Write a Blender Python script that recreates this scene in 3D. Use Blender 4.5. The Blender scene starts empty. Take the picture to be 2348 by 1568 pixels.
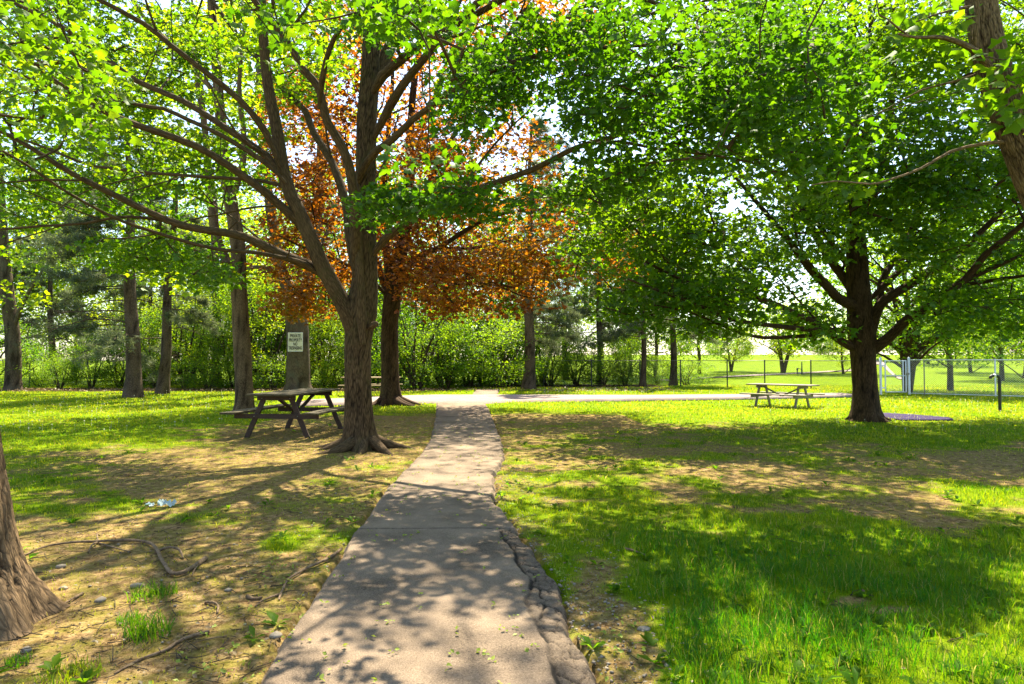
import bpy, math
import numpy as np
R = math.radians
# ------------------------------------------------------------------ camera, sky, sun
sc = bpy.context.scene
F = 1565.0; UW, UH = 2347.0, 1568.0; HOR = 825.0; EYE = 1.5
PITCH = math.atan((HOR-UH/2)/F)
cd = bpy.data.cameras.new('camera'); cam = bpy.data.objects.new('camera', cd)
sc.collection.objects.link(cam); sc.camera = cam
cam.location = (0, 0, EYE); cam.rotation_euler = (math.pi/2+PITCH, 0, 0)
cd.sensor_width = 36; cd.lens = 36*F/UW; cd.clip_start = .05; cd.clip_end = 4000
SUN_EL, SUN_AZ = 57.0, 8.0          # azimuth measured from +Y towards +X
w = bpy.data.worlds.new('World'); sc.world = w; w.use_nodes = True
nt = w.node_tree; sk = nt.nodes.new('ShaderNodeTexSky'); sk.sky_type = 'NISHITA'; sk.sun_disc = False
sk.sun_elevation = R(SUN_EL); sk.sun_rotation = R(SUN_AZ); sk.air_density = 1.0; sk.dust_density = 1.0; sk.ozone_density = 1.0
bg = nt.nodes['Background']; bg.inputs[1].default_value = 0.105; nt.links.new(sk.outputs[0], bg.inputs[0])
sl = bpy.data.lights.new('sun', 'SUN'); sl.energy = 5.0; sl.angle = R(0.6); sl.color = (1, .90, .69)
so = bpy.data.objects.new('sun', sl); sc.collection.objects.link(so)
so.rotation_euler = (R(90-SUN_EL), 0, R(180-SUN_AZ))
sc.view_settings.view_transform = 'Standard'; sc.view_settings.look = 'None'
sc.view_settings.exposure = 1.95; sc.view_settings.gamma = 1
cy = sc.cycles
cy.max_bounces = 7; cy.diffuse_bounces = 4; cy.glossy_bounces = 2; cy.transmission_bounces = 4; cy.transparent_max_bounces = 8
cy.use_denoising = True; cy.sample_clamp_indirect = 6; cy.caustics_reflective = False; cy.caustics_refractive = False

# ------------------------------------------------------------------ numbers
rng = np.random.default_rng(11)
cp, sp = math.cos(PITCH), math.sin(PITCH)
def _ray(x, y):
    u = (np.asarray(x, float)-UW/2)/F; v = (UH/2-np.asarray(y, float))/F
    return u/(cp-v*sp), (sp+v*cp)/(cp-v*sp)
def at(x, y, d):                                   # a sight line at a known distance
    a, b = _ray(x, y); d = np.asarray(d, float)
    return np.stack([a*d, d+0*a, EYE+b*d], -1)
def hill(X, Y):
    t = np.clip((Y-42)/85., 0, 1); s = t*t*(3-2*t)
    k = np.clip((X+5)/15., 0, 1)
    return 2.45*s*k
def gnd(x, y, it=12):                              # where a sight line meets the ground
    a, b = _ray(x, y); d = -EYE/np.minimum(b, -1e-3); d = np.minimum(d, 160)
    for _ in range(it):
        z = hill(a*d, d); d = np.clip((EYE-z)/np.maximum(-b, 2e-3), 1, 160)*.5+d*.5
    return np.stack([a*d, d, hill(a*d, d)], -1)
def to_px(X, Y, Z=0.0):
    Yc = np.maximum(Y, .2); dz = (Z-EYE)
    # camera space
    cz = Yc*cp+dz*sp; cyy = -Yc*sp+dz*cp
    return UW/2+F*X/cz, UH/2-F*cyy/cz
def _h(ix, iy, iz, s):
    n = (ix*374761393+iy*668265263+iz*2147483647+s*974634777) & 0xffffffff
    n = ((n ^ (n >> 13))*1274126177) & 0xffffffff; n = n ^ (n >> 16)
    return (n & 0xffffff)/float(0xffffff)
def noise(P, s=0):
    P = np.asarray(P, float); I = np.floor(P).astype(np.int64); f = P-I; f = f*f*(3-2*f); r = 0
    for dx in (0, 1):
        for dy in (0, 1):
            for dz in (0, 1):
                wgt = (f[:, 0] if dx else 1-f[:, 0])*(f[:, 1] if dy else 1-f[:, 1])*(f[:, 2] if dz else 1-f[:, 2])
                r = r+wgt*_h(I[:, 0]+dx, I[:, 1]+dy, I[:, 2]+dz, s)
    return r
def fbm(P, o=4, s=0):
    a = .5; t = 0; n = 0; P = np.asarray(P, float)
    for k in range(o):
        t = t+a*noise(P*2**k, s+k); n += a; a *= .5
    return t/n
def fb2(X, Y, sc_, o=4, s=0):
    X = np.asarray(X, float).ravel(); Y = np.asarray(Y, float).ravel()
    return fbm(np.stack([X*sc_, Y*sc_, 0*X+.37], 1), o, s)
def sst(a, b, x):
    t = np.clip((x-a)/(b-a), 0, 1); return t*t*(3-2*t)

# ------------------------------------------------------------------ objects
COL = sc.collection
def tag(o, label=None, cat=None, group=None, kind=None):
    if label: o['label'] = label
    if cat: o['category'] = cat
    if group: o['group'] = group
    if kind: o['kind'] = kind
    return o
def empty(name, loc=(0, 0, 0), rz=0):
    o = bpy.data.objects.new(name, None); COL.objects.link(o); o.location = loc; o.rotation_euler = (0, 0, rz)
    o.empty_display_size = .1; return o
class MB:
    def __init__(s): s.v = []; s.f = []; s.n = 0; s.a = {}
    def add(s, V, Fs, **attr):
        V = np.asarray(V, float).reshape(-1, 3); s.v.append(V)
        for f in (Fs if isinstance(Fs, list) else [Fs]):
            s.f.append(np.asarray(f, np.int64)+s.n)
        for k, a in attr.items():
            s.a.setdefault(k, []).append(np.asarray(a, float).reshape(len(V), -1))
        s.n += len(V)
    def build(s, name, mat, parent=None, smooth=True):
        me = bpy.data.meshes.new(name)
        V = np.concatenate(s.v); me.vertices.add(len(V)); me.vertices.foreach_set('co', V.astype(np.float32).ravel())
        lv = np.concatenate([f.ravel() for f in s.f]); tot = np.concatenate([np.full(len(f), f.shape[1]) for f in s.f])
        me.loops.add(len(lv)); me.loops.foreach_set('vertex_index', lv.astype(np.int32))
        me.polygons.add(len(tot)); st = np.concatenate([[0], np.cumsum(tot)[:-1]])
        me.polygons.foreach_set('loop_start', st.astype(np.int32)); me.polygons.foreach_set('loop_total', tot.astype(np.int32))
        me.polygons.foreach_set('use_smooth', np.full(len(tot), smooth))
        for k, L in s.a.items():
            A = np.concatenate(L)
            if A.shape[1] == 1:
                at_ = me.attributes.new(k, 'FLOAT', 'POINT'); at_.data.foreach_set('value', A.astype(np.float32).ravel())
            else:
                at_ = me.attributes.new(k, 'FLOAT_VECTOR', 'POINT'); at_.data.foreach_set('vector', A.astype(np.float32).ravel())
        me.update(); me.validate(); me.materials.append(mat)
        o = bpy.data.objects.new(name, me); COL.objects.link(o)
        if parent is not None: o.parent = parent
        return o
BOXF = np.array([[0, 1, 3, 2], [4, 6, 7, 5], [0, 4, 5, 1], [2, 3, 7, 6], [0, 2, 6, 4], [1, 5, 7, 3]])
def box(mb, c, size, rot=None, bev=0.006):
    """a box with softly chamfered edges"""
    h = np.asarray(size, float)/2; b = min(bev, h.min()*.45)
    V = []; F_ = []
    # 24 verts: each corner gives three
    idx = {}
    for sx in (-1, 1):
        for sy in (-1, 1):
            for sz in (-1, 1):
                s_ = np.array([sx, sy, sz])
                for ax in range(3):
                    p = h-b; p = p*1.0; p[ax] = h[ax]
                    idx[(sx, sy, sz, ax)] = len(V); V.append(s_*p)
    def q(*k): F_.append([idx[t] for t in k])
    for ax in range(3):
        o1, o2 = [(1, 2), (0, 2), (0, 1)][ax]
        for s in (-1, 1):
            ks = []
            for (p, r) in ((-1, -1), (1, -1), (1, 1), (-1, 1)):
                t = [0, 0, 0]; t[ax] = s; t[o1] = p; t[o2] = r; ks.append((*t, ax))
            q(*ks)
        for s1 in (-1, 1):
            for s2 in (-1, 1):
                ks = []
                for (e, a2) in ((-1, o1), (1, o1), (1, o2), (-1, o2)):
                    t = [0, 0, 0]; t[ax] = e; t[o1] = s1; t[o2] = s2; ks.append((*t, a2))
                q(*ks)
    T = []
    for sx in (-1, 1):
        for sy in (-1, 1):
            for sz in (-1, 1): T.append([idx[(sx, sy, sz, a)] for a in range(3)])
    V = np.array(V)
    loc = V.copy()
    if rot is not None: V = V@np.asarray(rot).T
    mb.add(V+np.asarray(c), [np.array(F_), np.array(T)], bc=loc+np.asarray(c)*.37)
def rotx(a): c, s = math.cos(a), math.sin(a); return np.array([[1, 0, 0], [0, c, -s], [0, s, c]])
def roty(a): c, s = math.cos(a), math.sin(a); return np.array([[c, 0, s], [0, 1, 0], [-s, 0, c]])
def rotz(a): c, s = math.cos(a), math.sin(a); return np.array([[c, -s, 0], [s, c, 0], [0, 0, 1]])
def resample(P, r, step):
    P = np.asarray(P, float); r = np.asarray(r, float)
    if len(P) > 2:                                    # catmull-rom
        Q = np.vstack([2*P[0]-P[1], P, 2*P[-1]-P[-2]]); out = []; ro = []
        for i in range(len(P)-1):
            n = max(2, int(np.linalg.norm(P[i+1]-P[i])/step)); t = np.linspace(0, 1, n, endpoint=False)[:, None]
            a, b, c, d = Q[i], Q[i+1], Q[i+2], Q[i+3]
            out.append(.5*((2*b)+(-a+c)*t+(2*a-5*b+4*c-d)*t**2+(-a+3*b-3*c+d)*t**3)); ro.append(r[i]+(r[i+1]-r[i])*t[:, 0])
        return np.vstack(out+[P[-1:]]), np.concatenate(ro+[r[-1:]])
    n = max(2, int(np.linalg.norm(P[1]-P[0])/step)+1); t = np.linspace(0, 1, n)
    return P[0]+(P[1]-P[0])*t[:, None], r[0]+(r[1]-r[0])*t
def tube(mb, P, r, seg=8, disp=None, cap=True, s0=0.0):
    P = np.asarray(P, float); r = np.asarray(r, float); n = len(P)
    T = np.gradient(P, axis=0); T /= np.linalg.norm(T, axis=1)[:, None]+1e-9
    ref = np.array([1., 0, 0]) if abs(T[0, 0]) < .8 else np.array([0, 1., 0])
    U = np.zeros_like(P); u = ref-T[0]*ref.dot(T[0]); u /= np.linalg.norm(u); U[0] = u
    for i in range(1, n):
        u = U[i-1]-T[i]*U[i-1].dot(T[i]); U[i] = u/(np.linalg.norm(u)+1e-9)
    Vv = np.cross(T, U); th = np.linspace(0, 2*math.pi, seg, endpoint=False)
    c, s = np.cos(th), np.sin(th)
    L = np.concatenate([[0], np.cumsum(np.linalg.norm(np.diff(P, axis=0), axis=1))])+s0
    rr = np.repeat(r[:, None], seg, 1)
    bc = np.stack([rr*c, rr*s, np.repeat(L[:, None], seg, 1)], -1)
    gr = np.ones(rr.shape)
    if disp is not None: dd, gr = disp(bc, th, L, rr); rr = rr+dd
    V = P[:, None]+rr[..., None]*(c[None, :, None]*U[:, None]+s[None, :, None]*Vv[:, None])
    I = np.arange(n*seg).reshape(n, seg); J = np.roll(I, -1, 1)
    f = [np.stack([I[:-1], J[:-1], J[1:], I[1:]], -1).reshape(-1, 4)]
    V = V.reshape(-1, 3); bc = bc.reshape(-1, 3); gr = gr.ravel()
    if cap:
        V = np.vstack([V, P[-1:]+T[-1:]*r[-1]*.6]); bc = np.vstack([bc, [[0, 0, L[-1]]]]); gr = np.append(gr, 1)
        f.append(np.stack([I[-1], J[-1], np.full(seg, n*seg)], -1))
    mb.add(V, f, bc=bc, gr=gr)

# ------------------------------------------------------------------ materials
def new_mat(name):
    m = bpy.data.materials.new(name); m.use_nodes = True; N = m.node_tree; N.nodes.clear()
    out = N.nodes.new('ShaderNodeOutputMaterial'); return m, N, out
def nd(N, t, **k):
    n = N.nodes.new(t)
    for a, v in k.items():
        if a.startswith('i_'):
            key = a[2:]; n.inputs[int(key) if key.isdigit() else key].default_value = v
        else: setattr(n, a, v)
    return n
def ramp(N, stops, interp='LINEAR'):
    r = N.nodes.new('ShaderNodeValToRGB'); r.color_ramp.interpolation = interp; e = r.color_ramp.elements
    e[0].position = stops[0][0]; e[0].color = (*stops[0][1], 1)
    e[1].position = stops[-1][0]; e[1].color = (*stops[-1][1], 1)
    for p, c in stops[1:-1]: x = e.new(p); x.color = (*c, 1)
    return r
def attr(N, name): return nd(N, 'ShaderNodeAttribute', attribute_name=name)
def leaf_mat(name, cols, trans, rough=.5, tw=.55, gl=.03):
    m, N, out = new_mat(name); L = N.links
    a = attr(N, 'rnd'); r = ramp(N, cols); L.new(a.outputs['Fac'], r.inputs[0])
    t = ramp(N, trans); L.new(a.outputs['Fac'], t.inputs[0])
    d = nd(N, 'ShaderNodeBsdfDiffuse'); L.new(r.outputs[0], d.inputs[0])
    tr = nd(N, 'ShaderNodeBsdfTranslucent'); L.new(t.outputs[0], tr.inputs[0])
    g = nd(N, 'ShaderNodeBsdfGlossy', i_Roughness=rough); g.inputs[0].default_value = (.8, .85, .8, 1)
    m1 = nd(N, 'ShaderNodeMixShader', i_0=tw); L.new(d.outputs[0], m1.inputs[1]); L.new(tr.outputs[0], m1.inputs[2])
    m2 = nd(N, 'ShaderNodeMixShader', i_0=gl); L.new(m1.outputs[0], m2.inputs[1]); L.new(g.outputs[0], m2.inputs[2])
    L.new(m2.outputs[0], out.inputs[0]); return m
def bark_mat(name, dark, light, sx=22, sz=4, bump=.02, moss=None, rough=.9):
    m, N, out = new_mat(name); L = N.links
    a = attr(N, 'bc'); mp = nd(N, 'ShaderNodeMapping'); mp.inputs['Scale'].default_value = (sx, sx, sz)
    L.new(a.outputs['Vector'], mp.inputs[0])
    n1 = nd(N, 'ShaderNodeTexNoise', i_Scale=1.0, i_Detail=6, i_Roughness=.65); L.new(mp.outputs[0], n1.inputs['Vector'])
    v = nd(N, 'ShaderNodeTexVoronoi', feature='DISTANCE_TO_EDGE', i_Scale=1.3)
    mx = nd(N, 'ShaderNodeMix', data_type='VECTOR'); mx.inputs[0].default_value = .25
    L.new(mp.outputs[0], mx.inputs[4]); L.new(n1.outputs['Color'], mx.inputs[5]); L.new(mx.outputs[1], v.inputs['Vector'])
    n2 = nd(N, 'ShaderNodeTexNoise', i_Scale=1.7, i_Detail=4); L.new(a.outputs['Vector'], n2.inputs['Vector'])
    ml = nd(N, 'ShaderNodeMath', operation='MULTIPLY_ADD', i_1=2.2, i_2=.35); L.new(v.outputs[0], ml.inputs[0]); ml.use_clamp = True
    md = nd(N, 'ShaderNodeMath', operation='MULTIPLY'); L.new(ml.outputs[0], md.inputs[0]); L.new(n1.outputs[0], md.inputs[1])
    ad = nd(N, 'ShaderNodeMath', operation='MULTIPLY_ADD', i_1=.5); L.new(n2.outputs[0], ad.inputs[0]); L.new(md.outputs[0], ad.inputs[2])
    r = ramp(N, [(.22, dark), (.72, light)]); L.new(ad.outputs[0], r.inputs[0])
    col = r.outputs[0]
    if moss:
        n3 = nd(N, 'ShaderNodeTexNoise', i_Scale=2.5, i_Detail=5, i_Roughness=.7); L.new(a.outputs['Vector'], n3.inputs['Vector'])
        rr = ramp(N, [(.52, (0, 0, 0)), (.7, (1, 1, 1))]); L.new(n3.outputs[0], rr.inputs[0])
        mm = nd(N, 'ShaderNodeMix', data_type='RGBA'); L.new(rr.outputs[0], mm.inputs[0]); L.new(col, mm.inputs[6]); mm.inputs[7].default_value = (*moss, 1)
        col = mm.outputs[2]
    ga = attr(N, 'gr'); gr_ = ramp(N, [(0, (.14, .11, .09)), (.55, (.68, .64, .60)), (1, (.95, .90, .84))]); L.new(ga.outputs['Fac'], gr_.inputs[0])
    mg = nd(N, 'ShaderNodeMix', data_type='RGBA', blend_type='MULTIPLY'); mg.inputs[0].default_value = 1; L.new(col, mg.inputs[6]); L.new(gr_.outputs[0], mg.inputs[7]); col = mg.outputs[2]
    b = nd(N, 'ShaderNodeBsdfPrincipled', i_Roughness=rough); b.inputs['Specular IOR Level'].default_value = .15
    L.new(col, b.inputs['Base Color'])
    bp = nd(N, 'ShaderNodeBump', i_Strength=.9, i_Distance=bump); L.new(md.outputs[0], bp.inputs['Height']); L.new(bp.outputs[0], b.inputs['Normal'])
    L.new(b.outputs[0], out.inputs[0]); return m
def noisy(name, c1, c2, scale=8, rough=.7, metal=0, bump=.004, stretch=(1, 1, 1), coord='Object', spec=.4, detail=6):
    m, N, out = new_mat(name); L = N.links
    if coord == 'Object': src = nd(N, 'ShaderNodeTexCoord').outputs['Object']
    else: src = attr(N, coord).outputs['Vector']
    mp = nd(N, 'ShaderNodeMapping'); mp.inputs['Scale'].default_value = tuple(scale*s for s in stretch); L.new(src, mp.inputs[0])
    n = nd(N, 'ShaderNodeTexNoise', i_Scale=1, i_Detail=detail, i_Roughness=.6); L.new(mp.outputs[0], n.inputs['Vector'])
    r = ramp(N, [(.3, c1), (.7, c2)]); L.new(n.outputs[0], r.inputs[0])
    b = nd(N, 'ShaderNodeBsdfPrincipled', i_Roughness=rough, i_Metallic=metal); b.inputs['Specular IOR Level'].default_value = spec
    L.new(r.outputs[0], b.inputs['Base Color'])
    bp = nd(N, 'ShaderNodeBump', i_Strength=.6, i_Distance=bump); L.new(n.outputs[0], bp.inputs['Height']); L.new(bp.outputs[0], b.inputs['Normal'])
    L.new(b.outputs[0], out.inputs[0]); return m
GREEN = [(0, (.024, .062, .003)), (.5, (.048, .100, .004)), (1, (.09, .150, .007))]
GREEN_T = [(0, (.09, .25, .002)), (.5, (.21, .42, .003)), (1, (.50, .62, .008))]
M = {}
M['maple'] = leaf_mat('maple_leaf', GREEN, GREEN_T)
M['maple_deep'] = leaf_mat('maple_leaf_deep', [(0, (.022, .060, .004)), (1, (.060, .125, .008))], [(0, (.12, .30, .002)), (1, (.36, .56, .004))])
M['copper'] = leaf_mat('copper_leaf', [(0, (.035, .018, .006)), (.6, (.070, .034, .008)), (1, (.07, .07, .010))], [(0, (.30, .07, .004)), (.55, (.62, .22, .006)), (1, (.40, .34, .010))])
M['ash'] = leaf_mat('pale_leaf', [(0, (.035, .095, .006)), (1, (.10, .18, .010))], [(0, (.24, .48, .004)), (1, (.62, .70, .008))])
M['weed'] = leaf_mat('weed_leaf', [(0, (.03, .085, .006)), (1, (.07, .14, .010))], [(0, (.12, .32, .004)), (1, (.34, .54, .006))], gl=.004)
M['shrub'] = leaf_mat('shrub_leaf', [(0, (.015, .055, .005)), (1, (.06, .14, .008))], [(0, (.10, .32, .004)), (1, (.44, .62, .006))])
M['needle'] = leaf_mat('pine_needle', [(0, (.040, .065, .030)), (1, (.13, .15, .085))], [(0, (.12, .17, .05)), (1, (.30, .34, .14))], tw=.35)
M['far'] = leaf_mat('far_leaf', [(0, (.04, .09, .03)), (1, (.09, .15, .04))], [(0, (.10, .22, .03)), (1, (.30, .42, .06))])
M['bark'] = bark_mat('maple_bark', (.012, .008, .005), (.125, .085, .046), 42, 7, .012, moss=(.06, .055, .02))
M['barkdark'] = bark_mat('dark_bark', (.010, .006, .004), (.090, .056, .030), 40, 7, .012)
M['barkrough'] = bark_mat('furrowed_bark', (.014, .009, .005), (.21, .145, .085), 55, 12, .012)
M['barkgrey'] = bark_mat('grey_bark', (.022, .016, .011), (.15, .115, .080), 30, 6, .02, moss=(.11, .11, .08))
M['barkpine'] = bark_mat('pine_bark', (.022, .016, .012), (.15, .11, .080), 26, 10, .02)
M['twig'] = noisy('twig_bark', (.018, .012, .007), (.075, .050, .028), 30, .9)
M['stick'] = noisy('dead_stick', (.06, .038, .020), (.26, .17, .095), 40, .9)
M['wooddark'] = noisy('dark_stained_wood', (.020, .010, .006), (.07, .036, .020), 5, .7, stretch=(12, .8, 12), bump=.003, coord='bc')
M['woodgrey'] = noisy('weathered_grey_wood', (.13, .11, .085), (.30, .26, .20), 5, .8, stretch=(12, .8, 12), bump=.003, coord='bc')
M['woodtan'] = noisy('tan_wood', (.20, .14, .075), (.38, .28, .16), 5, .8, stretch=(12, .8, 12), bump=.003, coord='bc')
M['mosswood'] = noisy('mossy_dark_wood', (.025, .018, .008), (.095, .075, .028), 5, .8, stretch=(9, .9, 9), bump=.003, coord='bc')
M['bolt'] = noisy('bolt_steel', (.12, .11, .10), (.3, .28, .26), 40, .5, .8)
M['galv'] = noisy('galvanised_steel', (.60, .61, .64), (.78, .79, .82), 20, .45, .35)
M['wire'] = noisy('galvanised_wire', (.45, .46, .48), (.66, .66, .68), 20, .5, .3)
M['blackpaint'] = noisy('black_pipe_paint', (.008, .009, .007), (.025, .026, .022), 14, .45)
M['darkwire'] = noisy('dark_coated_wire', (.02, .025, .02), (.05, .05, .045), 10, .6)
M['greenpaint'] = noisy('dark_green_paint', (.006, .035, .030), (.015, .06, .05), 8, .5)
M['signface'] = noisy('sign_face', (.52, .48, .38), (.66, .62, .50), 5, .6, bump=.0005)
M['ink'] = noisy('black_ink', (.012, .011, .009), (.03, .028, .02), 30, .7, bump=.0002)
M['purple'] = noisy('purple_grey_boards', (.035, .025, .065), (.085, .065, .14), 4, .95, spec=.05, stretch=(1, 10, 1))
M['stone'] = noisy('pale_stone', (.16, .125, .09), (.36, .30, .22), 30, .9)
M['white'] = noisy('white_metal', (.7, .7, .7), (.85, .85, .85), 5, .5)
M['seedhead'] = leaf_mat('seed_head', [(0, (.5, .5, .42)), (1, (.7, .7, .6))], [(0, (.6, .6, .45)), (1, (.8, .8, .65))])
M['deadleaf'] = leaf_mat('dead_leaf', [(0, (.045, .026, .012)), (1, (.26, .18, .09))], [(0, (.2, .12, .04)), (1, (.4, .3, .12))], tw=.25)
M['seed'] = leaf_mat('fallen_seed', [(0, (.16, .22, .02)), (1, (.34, .40, .05))], [(0, (.3, .4, .02)), (1, (.5, .55, .05))], tw=.3)
def plastic():
    m, N, out = new_mat('thin_plastic'); b = nd(N, 'ShaderNodeBsdfPrincipled', i_Roughness=.3); b.inputs['Base Color'].default_value = (.55, .68, .72, 1)
    t = nd(N, 'ShaderNodeBsdfTranslucent'); t.inputs[0].default_value = (.6, .75, .8, 1); x = nd(N, 'ShaderNodeMixShader', i_0=.45)
    N.links.new(b.outputs[0], x.inputs[1]); N.links.new(t.outputs[0], x.inputs[2]); N.links.new(x.outputs[0], out.inputs[0]); return m
M['plastic'] = plastic()
def grass_mat():
    return leaf_mat('grass_blade', [(0, (.018, .080, .003)), (.55, (.10, .165, .003)), (.9, (.19, .21, .004)), (1, (.28, .24, .06))],
                    [(0, (.06, .30, .002)), (.55, (.36, .52, .002)), (.9, (.62, .60, .003)), (1, (.6, .5, .12))], rough=.5, tw=.5, gl=.02)
M['grass'] = grass_mat()

# ------------------------------------------------------------------ path outline on the ground
def G2(pts): P = gnd([p[0] for p in pts], [p[1] for p in pts]); return P[:, :2]
Lp = G2([(1000, 926), (999, 945), (998, 960), (985, 1010), (962, 1044), (923, 1083), (872, 1137), (829, 1202), (811, 1227), (764, 1299), (696, 1411), (617, 1519), (592, 1568)])
Rp = G2([(1112, 926), (1121, 940), (1133, 970), (1150, 1010), (1157, 1047), (1149, 1069), (1135, 1094), (1139, 1126), (1134, 1148), (1157, 1177), (1177, 1206), (1194, 1234), (1215, 1252), (1247, 1292), (1286, 1350), (1301, 1393), (1306, 1447), (1337, 1486), (1391, 1568)])
Cp = G2([(1150, 1240), (1160, 1252), (1182, 1275), (1182, 1299), (1221, 1342), (1203, 1393), (1232, 1447), (1257, 1493), (1265, 1537), (1279, 1568)])
def edge(E, y):
    o = np.argsort(E[:, 1]); x = np.interp(y, E[o, 1], E[o, 0])
    lo = E[o[0]]; s = (E[o[2], 0]-lo[0])/(E[o[2], 1]-lo[1])
    return np.where(y < lo[1], lo[0]+s*.6*(y-lo[1]), x)
def on_path(X, Y, m=0.0):
    a = (X > edge(Lp, Y)-m) & (X < edge(Rp, Y)+m) & (Y < 25.5)
    xs = G2([(700, 926), (850, 920), (1000, 915), (1200, 914), (1450, 912.5), (1700, 910.5), (1960, 905.5)])
    yc = np.interp(X, xs[:, 0], xs[:, 1]); b = (np.abs(Y-yc) < 2.0+m) & (X > -7.6) & (X < 14.6)
    c = (X > -1.85-m) & (X < -.55+m) & (Y > 27) & (Y < 34)
    return a | b | c
# ground cover amount: 0 bare earth .. 1 lush grass
BL = [(120, 985, 330, 52, .9), (60, 1130, 120, 60, .3), (450, 1060, 320, 45, -.25), (230, 1180, 160, 40, .15), (600, 1120, 260, 60, -.22), (300, 1300, 420, 90, -.50), (300, 1480, 500, 90, -.46),
      (640, 1255, 60, 16, .5), (680, 1000, 220, 45, -.45), (950, 1010, 90, 70, -.25),
      (1330, 955, 300, 30, -.38), (1500, 1030, 320, 40, -.16), (1650, 1110, 260, 40, -.14), (1700, 1075, 120, 16, -.35), (1960, 1025, 80, 14, -.4), (2080, 1160, 130, 26, -.75), (1990, 1110, 130, 22, -.5), (2300, 1058, 120, 34, -1.), (2160, 1195, 80, 16, -.6),
      (1930, 1385, 60, 16, -.7), (2010, 1415, 55, 12, -1.0), (1250, 1210, 120, 40, .2), (1300, 1130, 110, 40, .25), (1380, 1320, 70, 60, -.5), (1430, 1430, 90, 80, -.7), (1500, 1540, 90, 60, -.8),
      (1420, 1110, 80, 22, .15), (1500, 1180, 130, 36, .2), (1800, 1450, 420, 190, .5), (1750, 1270, 300, 70, .5), (2250, 1350, 260, 200, .35), (2200, 1120, 200, 30, .3), (2080, 1000, 380, 30, .7)]
def cover(X, Y):
    sh = X.shape; X = X.ravel(); Y = Y.ravel()
    px, py = to_px(X, Y, 0)
    jx = (fb2(X, Y, 1.3, 3, 40)-.5)*150; jy = (fb2(X, Y, 1.3, 3, 50)-.5)*60
    k = np.clip(7/np.maximum(Y, 3), .3, 1.6); px = px+jx*k; py = py+jy*k
    c = .56+.08*sst(1120, 1300, px)
    for (a, b, rx, ry, d) in BL: c = c+d*np.exp(-((px-a)/rx)**2-((py-b)/ry)**2)
    c = np.where(Y < 2.9, .6*(X > 1)+.1, c)
    far = sst(17.5, 20, Y+(X > 3)*2.5+(X < -6)*3); c = c*(1-far)+far*1.0
    c = np.where((X < -7.2) & (Y > 11.5), np.maximum(c, sst(-7.2, -9.5, X)*sst(11.5, 13, Y)), c)
    c = np.where((X > 8.0) & (Y > 11), np.maximum(c, .7), c)
    c = c+((fb2(X, Y, 2.2, 4, 5)-.5)*1.7+(fb2(X, Y, 9., 3, 9)-.5)*.6)*(1-.6*far)
    c = np.where((Y > 40) | (Y < -5) , np.maximum(c, .95), c)
    # leaf litter under the hedge
    ed = np.where(X < -3, 32.3+.9*(fb2(X, Y, .5, 2, 3)-.5), 37.5); lit = sst(0, .5, Y-ed)*(1-sst(3, 4.5, Y-ed))*(X < 8.5)*(1-sst(0, 1, np.abs(Y-36)-40))
    c = c*(1-lit)
    ct = (fb2(X, Y, .8, 3, 77))
    return np.clip(c, 0, 1).reshape(sh), lit.reshape(sh), ct.reshape(sh)
def gz(X, Y):
    sh = np.shape(X); X = np.ravel(X); Y = np.ravel(Y)
    z = (fb2(X, Y, .5, 3, 21)-.5)*.07+(fb2(X, Y, 3., 3, 22)-.5)*.028*(Y < 20)
    d = np.minimum(np.abs(X-edge(Lp, Y)), np.abs(X-edge(Rp, Y))); ins = on_path(X, Y)
    z = np.where(ins, -.04, z-.0); z = z*sst(0, .5, d+.0*X)*(~ins)+(ins*-.05)
    near = (Y > 26) & (Y < 200)
    return (z+hill(X, Y)).reshape(sh)

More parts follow.
